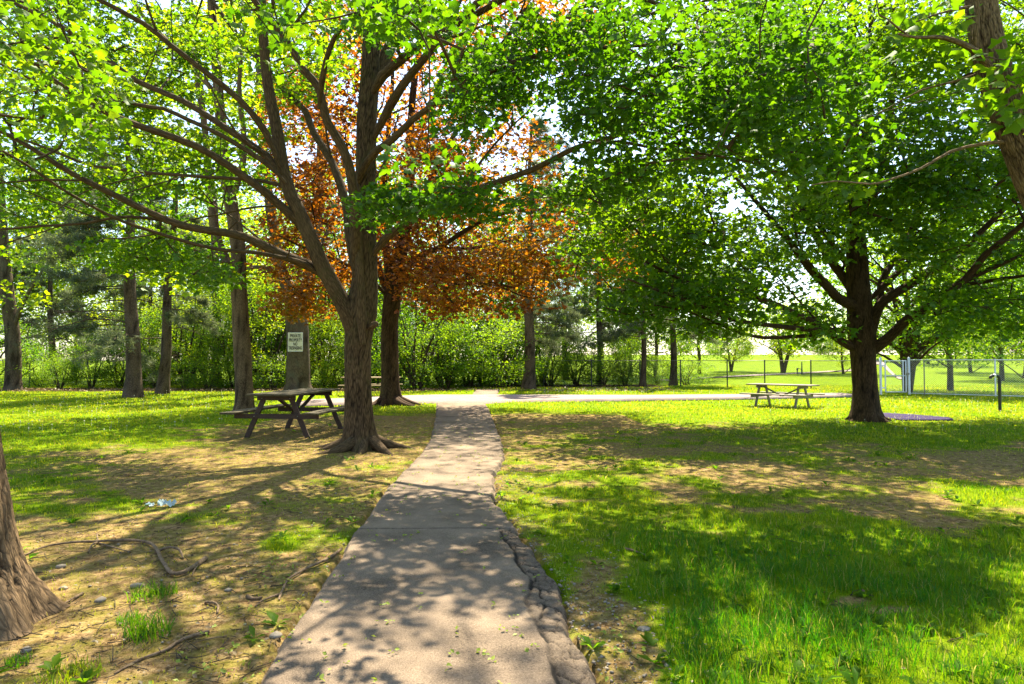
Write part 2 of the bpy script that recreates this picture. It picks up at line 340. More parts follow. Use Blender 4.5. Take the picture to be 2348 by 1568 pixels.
# ------------------------------------------------------------------ ground
def axis(segs):
    o = []
    for a, b, n in segs: o.append(np.linspace(a, b, n, endpoint=False))
    return np.concatenate(o+[[segs[-1][1]]])
def build_ground():
    xs = axis([(-900, -120, 14), (-120, -40, 20), (-40, -13, 60), (-13, -6, 80), (-6, 8, 260), (8, 14, 60), (14, 45, 60), (45, 150, 24), (150, 900, 14)])
    ys = axis([(-60, 0, 12), (0, 2.6, 12), (2.6, 9, 150), (9, 20, 140), (20, 45, 100), (45, 130, 50), (130, 1500, 24)])
    X, Y = np.meshgrid(xs, ys); Z = gz(X, Y); c, lit, ct = cover(X, Y)
    Z = Z+.012*c*(Y < 20)*(~on_path(X, Y))
    n, m = X.shape; I = np.arange(n*m).reshape(n, m)
    f = np.stack([I[:-1, :-1], I[:-1, 1:], I[1:, 1:], I[1:, :-1]], -1).reshape(-1, 4)
    mb = MB(); mb.add(np.stack([X, Y, Z], -1).reshape(-1, 3), f, cov=c.ravel(), lit=lit.ravel(), tone=ct.ravel())
    m_, N, out = new_mat('ground_soil_and_turf'); L = N.links
    tc = nd(N, 'ShaderNodeTexCoord').outputs['Object']
    def nz(s, d=6, r=.6): n_ = nd(N, 'ShaderNodeTexNoise', i_Scale=s, i_Detail=d, i_Roughness=r); L.new(tc, n_.inputs['Vector']); return n_
    a = nz(14, 8, .75); b = nz(90, 6, .7); c3 = nz(1.2, 4)
    soil = ramp(N, [(.34, (.050, .028, .012)), (.45, (.19, .118, .052)), (.60, (.40, .270, .125)), (.8, (.52, .37, .19))]); L.new(a.outputs[0], soil.inputs[0])
    crumb = ramp(N, [(.36, (.18, .14, .10)), (.50, (1, 1, 1))]); L.new(b.outputs[0], crumb.inputs[0])
    s2 = nd(N, 'ShaderNodeMix', data_type='RGBA', blend_type='MULTIPLY'); s2.inputs[0].default_value = .75; L.new(soil.outputs[0], s2.inputs[6]); L.new(crumb.outputs[0], s2.inputs[7])
    thin = nz(5.5, 6, .7); tr_ = ramp(N, [(.42, (0, 0, 0)), (.62, (.62, .62, .62))]); L.new(thin.outputs[0], tr_.inputs[0])
    s3 = nd(N, 'ShaderNodeMix', data_type='RGBA'); L.new(tr_.outputs[0], s3.inputs[0]); L.new(s2.outputs[2], s3.inputs[6]); s3.inputs[7].default_value = (.20, .185, .022, 1); s2 = s3
    turf = ramp(N, [(.3, (.060, .120, .002)), (.5, (.16, .235, .003)), (.72, (.28, .33, .005))]); L.new(b.outputs[0], turf.inputs[0])
    mot = ramp(N, [(.3, (.55, .65, .5)), (.7, (1, 1, 1))]); L.new(c3.outputs[0], mot.inputs[0])
    t2 = nd(N, 'ShaderNodeMix', data_type='RGBA', blend_type='MULTIPLY'); t2.inputs[0].default_value = 1; L.new(turf.outputs[0], t2.inputs[6]); L.new(mot.outputs[0], t2.inputs[7])
    cv = attr(N, 'cov'); ad = nd(N, 'ShaderNodeMath', operation='MULTIPLY_ADD', i_1=.75, i_2=-.37); L.new(a.outputs[0], ad.inputs[0])
    ad2 = nd(N, 'ShaderNodeMath', operation='ADD'); L.new(cv.outputs['Fac'], ad2.inputs[0]); L.new(ad.outputs[0], ad2.inputs[1])
    rr = ramp(N, [(.48, (0, 0, 0)), (.80, (1, 1, 1))]); L.new(ad2.outputs[0], rr.inputs[0])
    mx = nd(N, 'ShaderNodeMix', data_type='RGBA'); L.new(rr.outputs[0], mx.inputs[0]); L.new(s2.outputs[2], mx.inputs[6]); L.new(t2.outputs[2], mx.inputs[7])
    li = attr(N, 'lit'); lr = ramp(N, [(.35, (.018, .012, .007)), (.55, (.06, .038, .02)), (.75, (.17, .11, .06))]); L.new(a.outputs[0], lr.inputs[0])
    m3 = nd(N, 'ShaderNodeMix', data_type='RGBA'); L.new(li.outputs['Fac'], m3.inputs[0]); L.new(mx.outputs[2], m3.inputs[6]); L.new(lr.outputs[0], m3.inputs[7])
    bs = nd(N, 'ShaderNodeBsdfPrincipled', i_Roughness=.95); bs.inputs['Specular IOR Level'].default_value = .04; L.new(m3.outputs[2], bs.inputs['Base Color'])
    bp = nd(N, 'ShaderNodeBump', i_Strength=.8, i_Distance=.03); L.new(a.outputs[0], bp.inputs['Height'])
    bp2 = nd(N, 'ShaderNodeBump', i_Strength=.7, i_Distance=.01); L.new(b.outputs[0], bp2.inputs['Height']); L.new(bp.outputs[0], bp2.inputs['Normal'])
    L.new(bp2.outputs[0], bs.inputs['Normal']); L.new(bs.outputs[0], out.inputs[0])
    tag(mb.build('ground', m_), kind='structure')
build_ground()

# ------------------------------------------------------------------ paths
def asphalt(name, c1, c2, cr=True):
    m_, N, out = new_mat(name); L = N.links; tc = nd(N, 'ShaderNodeTexCoord').outputs['Object']
    def nz(s, d=6, r=.6): n_ = nd(N, 'ShaderNodeTexNoise', i_Scale=s, i_Detail=d, i_Roughness=r); L.new(tc, n_.inputs['Vector']); return n_
    a = nz(110, 4, .8); b = nz(1.6, 5, .65); v = nd(N, 'ShaderNodeTexVoronoi', i_Scale=150); L.new(tc, v.inputs['Vector'])
    ml = nd(N, 'ShaderNodeMath', operation='MULTIPLY_ADD', i_1=.8); L.new(b.outputs[0], ml.inputs[0]); L.new(a.outputs[0], ml.inputs[2])
    r = ramp(N, [(.62, c1), (1.0, c2)]); L.new(ml.outputs[0], r.inputs[0])
    pe = ramp(N, [(.0, (1.55, 1.5, 1.45)), (.22, (1, 1, 1)), (.6, (.72, .70, .68))]); L.new(v.outputs[0], pe.inputs[0])
    m2 = nd(N, 'ShaderNodeMix', data_type='RGBA', blend_type='MULTIPLY'); m2.inputs[0].default_value = .8; L.new(r.outputs[0], m2.inputs[6]); L.new(pe.outputs[0], m2.inputs[7])
    col = m2.outputs[2]
    if cr:
        ca = attr(N, 'crack'); m3 = nd(N, 'ShaderNodeMix', data_type='RGBA'); L.new(ca.outputs['Fac'], m3.inputs[0]); L.new(col, m3.inputs[6]); m3.inputs[7].default_value = (.022, .018, .014, 1); col = m3.outputs[2]
    bs = nd(N, 'ShaderNodeBsdfPrincipled', i_Roughness=.9); bs.inputs['Specular IOR Level'].default_value = .2; L.new(col, bs.inputs['Base Color'])
    bp = nd(N, 'ShaderNodeBump', i_Strength=1.0, i_Distance=.007); L.new(a.outputs[0], bp.inputs['Height']); L.new(bp.outputs[0], bs.inputs['Normal'])
    L.new(bs.outputs[0], out.inputs[0]); return m_
M['asphalt'] = asphalt('worn_asphalt', (.042, .030, .021), (.300, .224, .158))
M['paving'] = asphalt('pale_path', (.19, .145, .13), (.33, .265, .24), False)
def vor(X, Y, s, seed):
    """distance to the edge between jittered cells, metres"""
    gx = np.floor(X/s).astype(np.int64); gy = np.floor(Y/s).astype(np.int64); d1 = np.full(X.shape, 9.); d2 = np.full(X.shape, 9.); idn = np.zeros(X.shape)
    for i in (-1, 0, 1):
        for j in (-1, 0, 1):
            cx = (gx+i+.12+.76*_h(gx+i, gy+j, 0*gx, seed))*s; cy_ = (gy+j+.12+.76*_h(gx+i, gy+j, 0*gx+1, seed))*s
            d = np.hypot(X-cx, Y-cy_); h = _h(gx+i, gy+j, 0*gx+2, seed); nw = d < d1
            d2 = np.where(nw, d1, np.minimum(d2, d)); idn = np.where(nw, h, idn); d1 = np.where(nw, d, d1)
    return d2-d1, idn
def build_path():
    ys = axis([(-4, 2.4, 30), (2.4, 7.2, 430), (7.2, 12, 200), (12, 26.2, 200)]); nc = 190
    u = np.linspace(0, 1, nc); l = edge(Lp, ys); r = edge(Rp, ys)
    l = l+(fb2(0*ys, ys, 3, 5, 61)-.5)*.11; r = r+(fb2(0*ys+9, ys, 5, 5, 62)-.5)*.12
    X = l[:, None]+(r-l)[:, None]*u[None]; Y = np.repeat(ys[:, None], nc, 1)
    cr = edge(Cp, ys)[:, None]; strip = (X > cr) & (Y < 5.95)
    wx = X+(fb2(X, Y, 6, 3, 70).reshape(X.shape)-.5)*.10; wy = Y+(fb2(X, Y, 6, 3, 71).reshape(X.shape)-.5)*.10
    e1, id1 = vor(wx, wy, .17, 3); e2, id2 = vor(wx, wy, .085, 5)
    C = np.where(strip, np.maximum(1-sst(.003, .012, e1), .7*(1-sst(.002, .008, e2))*(id2 > .15)), 0)
    bd = np.abs(X-cr+(fb2(X, Y, 9, 3, 72).reshape(X.shape)-.5)*.05); C = np.maximum(C, (1-sst(.006, .022, bd))*(.55+.45*(fb2(X, Y, 4, 2, 78).reshape(X.shape) > .45))*(Y < 5.9)*(Y > 0))
    # the cross crack and a few hairlines
    yl = 5.98+.0*X+(fb2(X, 0*X, 5, 4, 73).reshape(X.shape)-.5)*.07-.10*np.clip(X+.15, 0, 1)
    C = np.maximum(C, 1-sst(.006, .018, np.abs(Y-yl)))
    for (xa, ya, xb, yb, wd) in ((-.1, 5.95, .12, 5.55, .007), (-.02, 7.5, -.25, 7.3, .006), (-.06, 8.1, -.35, 7.9, .006), (.06, 6.1, -.04, 6.5, .005), (-1.5, 11.2, -.2, 11.0, .008)):
        t = np.clip(((X-xa)*(xb-xa)+(Y-ya)*(yb-ya))/((xb-xa)**2+(yb-ya)**2), 0, 1)
        d = np.hypot(X-xa-t*(xb-xa)+(fb2(X, Y, 8, 3, 75).reshape(X.shape)-.5)*.09, Y-ya-t*(yb-ya)+(fb2(X, Y, 8, 3, 76).reshape(X.shape)-.5)*.09); C = np.maximum(C, .8*(1-sst(wd*.5, wd*1.6, d)))
    Z = .038+(fb2(X, Y, 1.1, 3, 64).reshape(X.shape)-.5)*.02+(fb2(X, Y, 22, 3, 65).reshape(X.shape)-.5)*.005
    Z = Z+strip*((id1-.5)*.006-.006-.05*np.clip((X-cr)/.5, 0, 1)*.5)-C*.012
    ed = np.minimum(u, 1-u)[None]*(r-l)[:, None]; Z = Z-.055*(1-sst(0, .045, ed))
    C = np.maximum(C, (.22+.25*id1+.2*(id2-.5))*strip)
    n, m = X.shape; I = np.arange(n*m).reshape(n, m); f = np.stack([I[:-1, :-1], I[:-1, 1:], I[1:, 1:], I[1:, :-1]], -1).reshape(-1, 4)
    mb = MB(); mb.add(np.stack([X, Y, Z], -1).reshape(-1, 3), f, crack=C.ravel())
    tag(mb.build('path', M['asphalt']), kind='structure')
    # cross path
    top = G2([(640, 921), (700, 919), (850, 912.5), (930, 909), (1000, 907), (1200, 907), (1450, 908), (1700, 906), (1960, 902.5), (2010, 902)])
    bot = G2([(640, 926), (700, 929), (850, 925), (940, 925), (1000, 925.5), (1115, 926), (1200, 921), (1450, 917.5), (1700, 914), (1960, 908.5), (2010, 907)])
    # by world x
    xs = np.linspace(-7.4, 14.5, 120); o = np.argsort(top[:, 0]); q = np.argsort(bot[:, 0])
    yt = np.interp(xs, top[o, 0], top[o, 1]); yb = np.interp(xs, bot[q, 0], bot[q, 1]); yt += (fb2(xs, 0*xs, 2, 3, 81)-.5)*.3; yb += (fb2(xs, 0*xs, 2, 3, 82)-.5)*.3
    t = np.array([0, .02, .25, .5, .75, .98, 1]); X = np.repeat(xs[:, None], 7, 1); Y = yb[:, None]+(yt-yb)[:, None]*t; Z = np.full(X.shape, .052); Z[:, 0] = Z[:, -1] = -.03
    I = np.arange(X.size).reshape(X.shape); f = np.stack([I[:-1, :-1], I[1:, :-1], I[1:, 1:], I[:-1, 1:]], -1).reshape(-1, 4)
    mb = MB(); mb.add(np.stack([X, Y, Z], -1).reshape(-1, 3), f); tag(mb.build('cross_path', M['paving']), kind='structure')
    # spur into the hedge
    mb = MB(); ys = np.linspace(28.2, 34, 20); X = np.stack([-1.75-.12*(34-ys)*0, 0*ys-1.7, 0*ys-.7, 0*ys-.64], 1)+((fb2(ys, 0*ys, 1, 3, 4)-.5)*.2)[:, None]; Y = np.repeat(ys[:, None], 4, 1); Z = np.full(X.shape, .05); Z[:, 0] = Z[:, -1] = -.03
    I = np.arange(X.size).reshape(X.shape); f = np.stack([I[:-1, :-1], I[:-1, 1:], I[1:, 1:], I[1:, :-1]], -1).reshape(-1, 4)
    mb.add(np.stack([X, Y, Z], -1).reshape(-1, 3), f); tag(mb.build('spur_path', M['asphalt']), kind='structure')
    # far pale path over the field
    pa = gnd([1500, 1580, 1700, 1800, 1900, 1960, 2015, 2060, 2090], [872, 868, 861, 856, 851, 848, 842, 838, 836.5]); pb = gnd([1500, 1580, 1700, 1800, 1900, 1960, 2015, 2060, 2090], [875, 871, 864, 859, 854, 851, 844.6, 840.2, 838.5])
    A, _ = resample(pa, np.ones(len(pa)), 2.); B, _ = resample(pb, np.ones(len(pb)), 2.); n = 60
    A = A[np.linspace(0, len(A)-1, n).astype(int)]; B = B[np.linspace(0, len(B)-1, n).astype(int)]
    Xs = A[:, None]+(B-A)[:, None]*np.array([0, .33, .66, 1])[None, :, None]; Xs[..., 2] = gz(Xs[..., 0], Xs[..., 1])+.05
    I = np.arange(n*4).reshape(n, 4); f = np.stack([I[:-1, :-1], I[1:, :-1], I[1:, 1:], I[:-1, 1:]], -1).reshape(-1, 4)
    mb = MB(); mb.add(Xs.reshape(-1, 3), f); tag(mb.build('field_path', M['paving']), kind='structure')
build_path()

# ------------------------------------------------------------------ grass
def blades(mb, X, Y, Z, h, wd, tone, bend=.5):
    n = len(X); th = rng.random(n)*2*math.pi; u = np.stack([np.cos(th), np.sin(th), 0*th], 1)
    la = rng.random(n)*2*math.pi; lean = np.stack([np.cos(la), np.sin(la), 0*la], 1)*(rng.random(n)**.7*bend*h)[:, None]
    P = np.stack([X, Y, Z], 1); up = np.zeros((n, 3)); up[:, 2] = h
    a = P-u*wd[:, None]/2; b = P+u*wd[:, None]/2; m = P+up*.55+lean*.3
    c = m-u*wd[:, None]*.38; d = m+u*wd[:, None]*.38; up2 = up*(1-.25*np.linalg.norm(lean, axis=1)/h)[:, None]; t = P+up2+lean
    V = np.stack([a, b, d, c, t], 1).reshape(-1, 3); i = np.arange(n)*5
    mb.add(V, [np.stack([i, i+1, i+2, i+3], 1), np.stack([i+3, i+2, i+4], 1)], rnd=np.repeat(tone, 5))
def build_grass():
    mb = MB()
    for (y0, y1, dens, h0, wd, xm) in ((2.3, 5, 4600, .055, .0038, .85), (5, 8, 2300, .05, .006, .82), (8, 13, 900, .05, .010, .8), (13, 21, 330, .05, .017, .8), (21, 40, 95, .055, .032, .8)):
        A = xm*(y1**2-y0**2); n = int(A*dens); Y = np.sqrt(y0**2+rng.random(n)*(y1**2-y0**2)); X = (rng.random(n)*2-1)*xm*Y
        c, lit, ct = cover(X, Y); cl = fb2(X, Y, 16, 2, 33); keep = (rng.random(n) < np.clip((c-.30)*1.6, .13*(Y < 16), 1)**1.2*np.clip((cl-.22)*2.6, .12, 1)) & ~on_path(X, Y, .015) & (lit < .5)
        X, Y, c, ct = X[keep], Y[keep], c[keep], ct[keep]; n = len(X)
        lush = sst(.62, 1, c); tall = sst(.35, .7, fb2(X, Y, .9, 3, 90)); px, py = to_px(X, Y)
        rich = np.exp(-((px-1900)/520)**4-((py-1450)/260)**4)
        cl = cl[keep]; h = h0*(.35+.55*lush+.75*rich*lush*(.6+.6*tall))*(.6+.8*cl)*(.6+.8*rng.random(n)); tone = np.clip(.50-.44*rich+(ct-.5)*1.3+(rng.random(n)-.5)*.6+.42*(1-lush)+.18*(Y > 16), 0, .93); tone = np.where(rng.random(n) < .05+.06*(c < .6), 1, tone)
        blades(mb, X, Y, gz(X, Y)+.008, h, wd*(.7+.6*rng.random(n)), tone, .85)
    print('grass verts', mb.n)
    tag(mb.build('grass', M['grass']), 'lush and thin green grass growing over the park lawn and between bare patches', 'grass', kind='stuff')
    # weeds: broad leaved rosettes in the lawn
    mb = MB()
    n = 420; Y = 2.8+rng.random(n)**1.5*14; X = (rng.random(n)*2-1)*.8*Y; c, lit, ct = cover(X, Y); k = (c > .4) & ~on_path(X, Y, .03)
    for x, y in zip(X[k], Y[k]):
        m = rng.integers(4, 9); z = float(gz(np.array([x]), np.array([y]))[0])
        for j in range(m):
            a = rng.random()*6.28; L_ = .05+.06*rng.random(); wv = .012+.012*rng.random(); d = np.array([math.cos(a), math.sin(a), 0]); s = np.array([-d[1], d[0], 0]); zz = .3+.8*rng.random()
            p = np.array([x, y, z+.01]); V = [p, p+d*L_*.5+s*wv+[0, 0, L_*.5*zz], p+d*L_+[0, 0, L_*.55*zz], p+d*L_*.5-s*wv+[0, 0, L_*.5*zz], p+d*L_*.45+[0, 0, L_*.4*zz]]
            mb.add(V, np.array([[0, 1, 4], [1, 2, 4], [2, 3, 4], [3, 0, 4]]), rnd=np.full(5, .2+.5*rng.random()))
    tag(mb.build('lawn_weeds', M['weed']), 'broad leaved dandelion and plantain leaves scattered through the lawn', 'weeds', kind='stuff')
    # dandelion clocks and daisies far out
    mb = MB(); n = 900; Y = 14+rng.random(n)*18; X = np.where(rng.random(n) < .5, 7+rng.random(n)*14, -18+rng.random(n)*11); X[:120] = 1+rng.random(120)*6; Y[:120] = 28.8+rng.random(120)*5; k = (np.abs(X) < .85*Y) & ~on_path(X, Y, .1); X, Y = X[k], Y[k]
    for x, y in zip(X, Y):
        h = .04+rng.random()*.13; r = .010+.012*rng.random(); z = float(gz(np.array([x]), np.array([y]))[0])
        V = np.array([[1, 0, 0], [-1, 0, 0], [0, 1, 0], [0, -1, 0], [0, 0, 1], [0, 0, -1]])*r+[x, y, z+h]
        mb.add(V, np.array([[0, 2, 4], [2, 1, 4], [1, 3, 4], [3, 0, 4], [2, 0, 5], [1, 2, 5], [3, 1, 5], [0, 3, 5]]), rnd=np.full(6, rng.random()))
        mb.add([[x-.003, y, z], [x+.003, y, z], [x, y, z+h]], np.array([[0, 1, 2]]), rnd=np.full(3, .2))
    tag(mb.build('dandelion_clocks', M['seedhead']), 'white dandelion seed heads dotted over the sunny lawn', 'dandelions', kind='stuff')
build_grass()
def tuft(x, y, lab, hgt, spread, n, tone):
    p = gnd(x, y); o = empty('grass_tuft', (p[0], p[1], float(gz(p[0:1], p[1:2])[0])))
    mb = MB(); a = rng.random(n)*6.28; rr = rng.random(n)**.7*spread
    blades(mb, rr*np.cos(a), rr*np.sin(a), 0*rr, hgt*(.5+.7*rng.random(n)), .004+.003*rng.random(n), np.clip(tone+(rng.random(n)-.5)*.4, 0, .9), 1.1)
    mb.build('blades', M['grass'], o); tag(o, lab, 'grass tuft', 'grass tufts on the bare earth')
tuft(350, 1368, 'dark green grass tuft just right of the fallen branch hook, nearer the camera', .09, .15, 200, .25)
tuft(336, 1462, 'spiky dark green grass tuft between the crooked root and the left trunk', .14, .12, 190, .2)
tuft(165, 1556, 'bright yellow green grass tuft at the bottom left of the bare earth', .07, .14, 200, .6)
tuft(645, 1254, 'small bright grass tuft alone on dirt left of the path crack', .05, .16, 200, .65)
tuft(300, 1430, 'thin low grass tuft just behind the spiky one', .06, .07, 120, .25)
tuft(40, 1530, 'small shaded grass tuft at the foot of the left trunk', .06, .06, 120, .2)

# ------------------------------------------------------------------ leaf shapes
def tmpl(kind):
    if kind == 'maple':
        o = np.array([(0, .02), (.30, -.10), (.27, .13), (.60, .36), (.25, .45), (.22, .68), (0, 1), (-.22, .68), (-.25, .45), (-.60, .36), (-.27, .13), (-.30, -.10)])
        V = np.vstack([[0, .34], o]); n = len(o); f = np.array([[0, i+1, (i+1) % n+1] for i in range(n)])
        z = -.50*np.abs(V[:, 0])-.45*(V[:, 1]-.35)**2+.12*np.sin(V[:, 0]*7)
    elif kind == 'mid':
        o = np.array([(0, 0), (.42, .02), (.58, .45), (.25, .5), (0, 1), (-.25, .5), (-.58, .45), (-.42, .02)])
        V = np.vstack([[0, .4], o]); n = len(o); f = np.array([[0, i+1, (i+1) % n+1] for i in range(n)]); z = -.3*np.abs(V[:, 0])
    elif kind == 'oval':
        V = np.array([(0, 0), (.32, .45), (0, 1), (-.32, .45)]); f = np.array([[0, 1, 2], [0, 2, 3]]); z = np.array([0, .12, 0, .12])
    elif kind == 'needle':
        V = np.array([(-.05, 0), (.05, 0), (0, 1)]); f = np.array([[0, 1, 2]]); z = np.zeros(3)
    return np.column_stack([V-[0, .0], z]), f
def leaves(mb, C, size, kind, rnd, tilt=.55, droop=.25, outdir=None, anyup=False):
    T, f = tmpl(kind); n = len(C)
    if anyup: nn = rng.normal(size=(n, 3))
    else: nn = rng.normal(size=(n, 3))*tilt; nn[:, 2] = 1
    nn /= np.linalg.norm(nn, axis=1)[:, None]
    a = rng.random(n)*2*math.pi; d = np.stack([np.cos(a), np.sin(a), -droop-rng.random(n)*droop], 1)
    if outdir is not None: d = d+outdir*.9
    if anyup: d = rng.normal(size=(n, 3))
    d -= nn*np.sum(d*nn, 1)[:, None]; d /= np.linalg.norm(d, axis=1)[:, None]+1e-9; r = np.cross(d, nn)
    s = (size*(.65+.6*rng.random(n)))[:, None, None]
    V = C[:, None]+s*(T[None, :, 0:1]*r[:, None]+T[None, :, 1:2]*d[:, None]+T[None, :, 2:3]*nn[:, None])
    k = len(T); F_ = (np.arange(n)[:, None, None]*k+f[None]).reshape(-1, 3)
    mb.add(V.reshape(-1, 3), F_, rnd=np.repeat(rnd, k))

# ------------------------------------------------------------------ trees
class Tree:
    """limbs (traced, with widths) + twigs grown to every leaf cluster + leaves"""
    def __init__(s, twigr=.0032): s.P = []; s.par = []; s.r0 = []; s.limbs = []; s.twigr = twigr
    def limb(s, P, r, step=.3, seg=10, flare=True):
        P, r = resample(P, r, step); r = r.copy()
        if flare and len(r) > 4: r[0] *= .5; r[1] *= .8; r[2] *= 1.08; r[3] *= 1.04
        s.limbs.append((P, r, seg)); b = len(s.P); prev = -1
        if b:
            A = np.array(s.P); prev = int(np.argmin(np.sum((A-P[0])**2, 1)))
        for i in range(len(P)): s.P.append(P[i]); s.r0.append(r[i]); s.par.append(prev); prev = len(s.P)-1
    def px(s, pts, d0, d1, w0, w1, step=.3, seg=10, bulge=0, flare=True):
        pts = np.array(pts, float); L = np.concatenate([[0], np.cumsum(np.hypot(*np.diff(pts, axis=0).T))]); t = L/L[-1]
        d = d0+(d1-d0)*t+bulge*np.sin(t*math.pi); P = at(pts[:, 0], pts[:, 1], d); r = (w0+(w1-w0)*t**.8)/2/F*d
        s.limb(P, r, step, seg, flare); return P
    def sides(s, n, lo, hi, seed=1, rmin=.02, rmax=.12, up=.25, zmin=2.6):
        g = np.random.default_rng(seed); L0 = [l for l in s.limbs[1:] if len(l[0]) > 7 and rmin < l[1][3] < rmax*1.6]
        for k in range(n):
            P, r, sg = L0[g.integers(len(L0))]; i = int(len(P)*(.2+.65*g.random())); i = min(i, len(P)-2); t = P[i+1]-P[i]; t /= np.linalg.norm(t)+1e-9
            v = g.normal(size=3)*[1, .8, .45]+[0, 0, up]; v -= t*v.dot(t)*.4; v /= np.linalg.norm(v)+1e-9; d = t*.75+v*.75; L = lo+(hi-lo)*g.random(); j = g.normal(size=3)*.16*L
            if P[i][2]+d[2]*L < zmin: d[2] = abs(d[2])*.4
            r0 = min(r[i]*.5, .012+.010*L); s.limb(np.array([P[i], P[i]+d*L*.45+j*.5, P[i]+d*L*.8+j*.2+[0, 0, .06*L], P[i]+(d+[0, 0, .12])*L]), np.array([r0, r0*.7, r0*.42, .004]), .3, 6, False)
    def grow(s, C, mb, jit=.12):
        nl = len(s.P); P = np.zeros((nl+len(C)*6+10, 3)); P[:nl] = s.P; par = list(s.par); n = nl; cnt_path = []
        D = np.array([np.min(np.sum((P[:nl]-c)**2, 1)) for c in C]); order = np.argsort(D)
        lim_r = np.zeros(len(P)); lim_r[:nl] = s.r0
        thick = np.zeros(len(P)); thick[:nl] = np.clip(lim_r[:nl]-.05, 0, 1)*6
        paths = []
        for ci in order:
            c = C[ci]; v = P[:n]-c; d = np.sqrt(np.sum(v*v, 1)); sc_ = d+.45*np.maximum(v[:, 2], 0)+thick[:n]; k = int(np.argmin(sc_)); a = P[k]; L_ = d[k]
            m = int(np.clip(L_/.35, 1, 5)); idx = [k]; prev = k; side = rng.normal(size=3)*jit*L_
            for j in range(1, m+1):
                t = j/m; q = a+(c-a)*t+side*math.sin(t*math.pi)+np.array([0, 0, .10*L_*math.sin(t*math.pi)])+rng.normal(size=3)*.02*L_*(t < 1)
                P[n] = q; par.append(prev); prev = n; idx.append(n); n += 1
            paths.append(idx)
        cnt = np.zeros(n); tips = [p[-1] for p in paths]
        for t_ in tips: cnt[t_] += 1
        for i in range(n-1, -1, -1):
            if par[i] >= 0 and i >= nl: cnt[par[i]] += cnt[i]
        for p in paths:
            r = s.twigr*np.sqrt(np.maximum(cnt[p], 1)); r[0] = r[1]
            r = np.minimum(r, max(r[0], .004)); r[-1] *= .5
            Q, rr = resample(P[p], r, .25) if len(p) > 2 else (P[p], r)
            tube(mb, Q, rr, 4 if r[0] < .012 else 6)
        s.tipdir = {}
        dirs = np.zeros((len(C), 3))
        for ci, p in zip(order, paths):
            dv = P[p[-1]]-P[p[-2]]; dirs[ci] = dv/(np.linalg.norm(dv)+1e-9)
        return dirs
    def wood(s, mb, disp=None):
        for i, (P, r, seg) in enumerate(s.limbs): tube(mb, P, r, seg, disp=disp if i == 0 else None)
def bark_disp(amp, fr=9, fz=1.6, seed=5, flare=.0, lobes=5, fh=.5, ph=0.):
    def f(bc, th, L, rr):
        n, m = bc.shape[:2]; q = bc.reshape(-1, 3).copy(); q[:, :2] *= fr; q[:, 2] *= fz
        q = q+(fbm(q*.7, 2, seed+3)-.5)[:, None]*1.2
        a = np.minimum(np.abs(fbm(q, 3, seed)-.5)/.07, 1).reshape(n, m); b = fbm(bc.reshape(-1, 3)*[2.5, 2.5, .6], 3, seed+9)-.5
        c2 = fbm(q*[3, 3, 4], 2, seed+4).reshape(n, m)-.5
        d = (a-.8)*amp+c2*amp*.5+b.reshape(n, m)*.12*rr
        if flare:
            e = np.exp(-L/fh)[:, None]; lb = .5+.5*np.cos(lobes*th+ph+.6*np.sin(2*th))[None]; d = d+rr*flare*e*(.25+.95*lb**1.5)
        return d, a
    return f
def roots(mb, c, r, n, length, seed=0, z=0.0):
    g = np.random.default_rng(seed)
    for k in range(n):
        a = 2*math.pi*(k+g.random()*.6)/n; L = length*(.6+.7*g.random()); t = np.linspace(0, 1, 9); b = a+(g.random()-.5)*1.1*t
        P = np.stack([c[0]+np.cos(b)*(r*.55+L*t), c[1]+np.sin(b)*(r*.55+L*t), z+.16*r/.3*(1-t)**2.2-.035*t], 1)
        tube(mb, P, r*.30*(1-t*.85)+.008, 8)
def blob_pts(blobs):
    out = []; w_ = []
    for (cx, cy, rx, ry, d0, d1, n) in blobs:
        a = rng.random(n)*2*math.pi; q = np.sqrt(rng.random(n)); x = cx+rx*q*np.cos(a); y = cy+ry*q*np.sin(a); d = d0+(d1-d0)*rng.random(n)
        out.append(at(x, y, d))
    return np.vstack(out)
def shell(c, rad, n, inner=.6, zmin=2.6, above=True):
    v = rng.normal(size=(n*3, 3)); v /= np.linalg.norm(v, axis=1)[:, None]; q = (inner**3+(1-inner**3)*rng.random(n*3))**(1/3.)
    P = np.asarray(c)+v*q[:, None]*np.asarray(rad); x, y = to_px(P[:, 0], P[:, 1], P[:, 2])
    k = P[:, 2] > zmin
    if above: k &= (y < -10) | (P[:, 1] < 1.5) | (x < -30) | (x > UW+30)  # keeps only crown clusters out of view, put there for their ground shade
    return P[k][:n]
def clump(P, c, f=.55, seed=3):
    """thin a cloud of points into clumps with gaps"""
    v = fbm(P*f, 2, seed); return P[v > c]
def foliage(mb, C, dirs, kind, size, per, rad, tone=.5, flat=.55, tilt=.8, spread=.55):
    for c0, n_ in ((C, per),):
        n = len(C)*n_; idx = np.repeat(np.arange(len(C)), n_)
        off = rng.normal(size=(n, 3)); off *= (rng.random(n)**.5/np.linalg.norm(off, axis=1))[:, None]; off *= np.array([rad, rad, rad*flat])
        off[:, 2] -= .12*rad*(np.hypot(off[:, 0], off[:, 1])/rad)**2*2
        P = C[idx]+off; ct = fbm(C*.45, 2, 8)[idx]; rnd = np.clip((tone[idx] if hasattr(tone, '__len__') else tone)+(ct-.5)*1.1+(rng.random(n)-.5)*spread, 0, 1)
        od = off/(np.linalg.norm(off, axis=1)[:, None]+1e-9)+dirs[idx]*.5
        leaves(mb, P, size*np.ones(n), kind, rnd, tilt, .45, od)
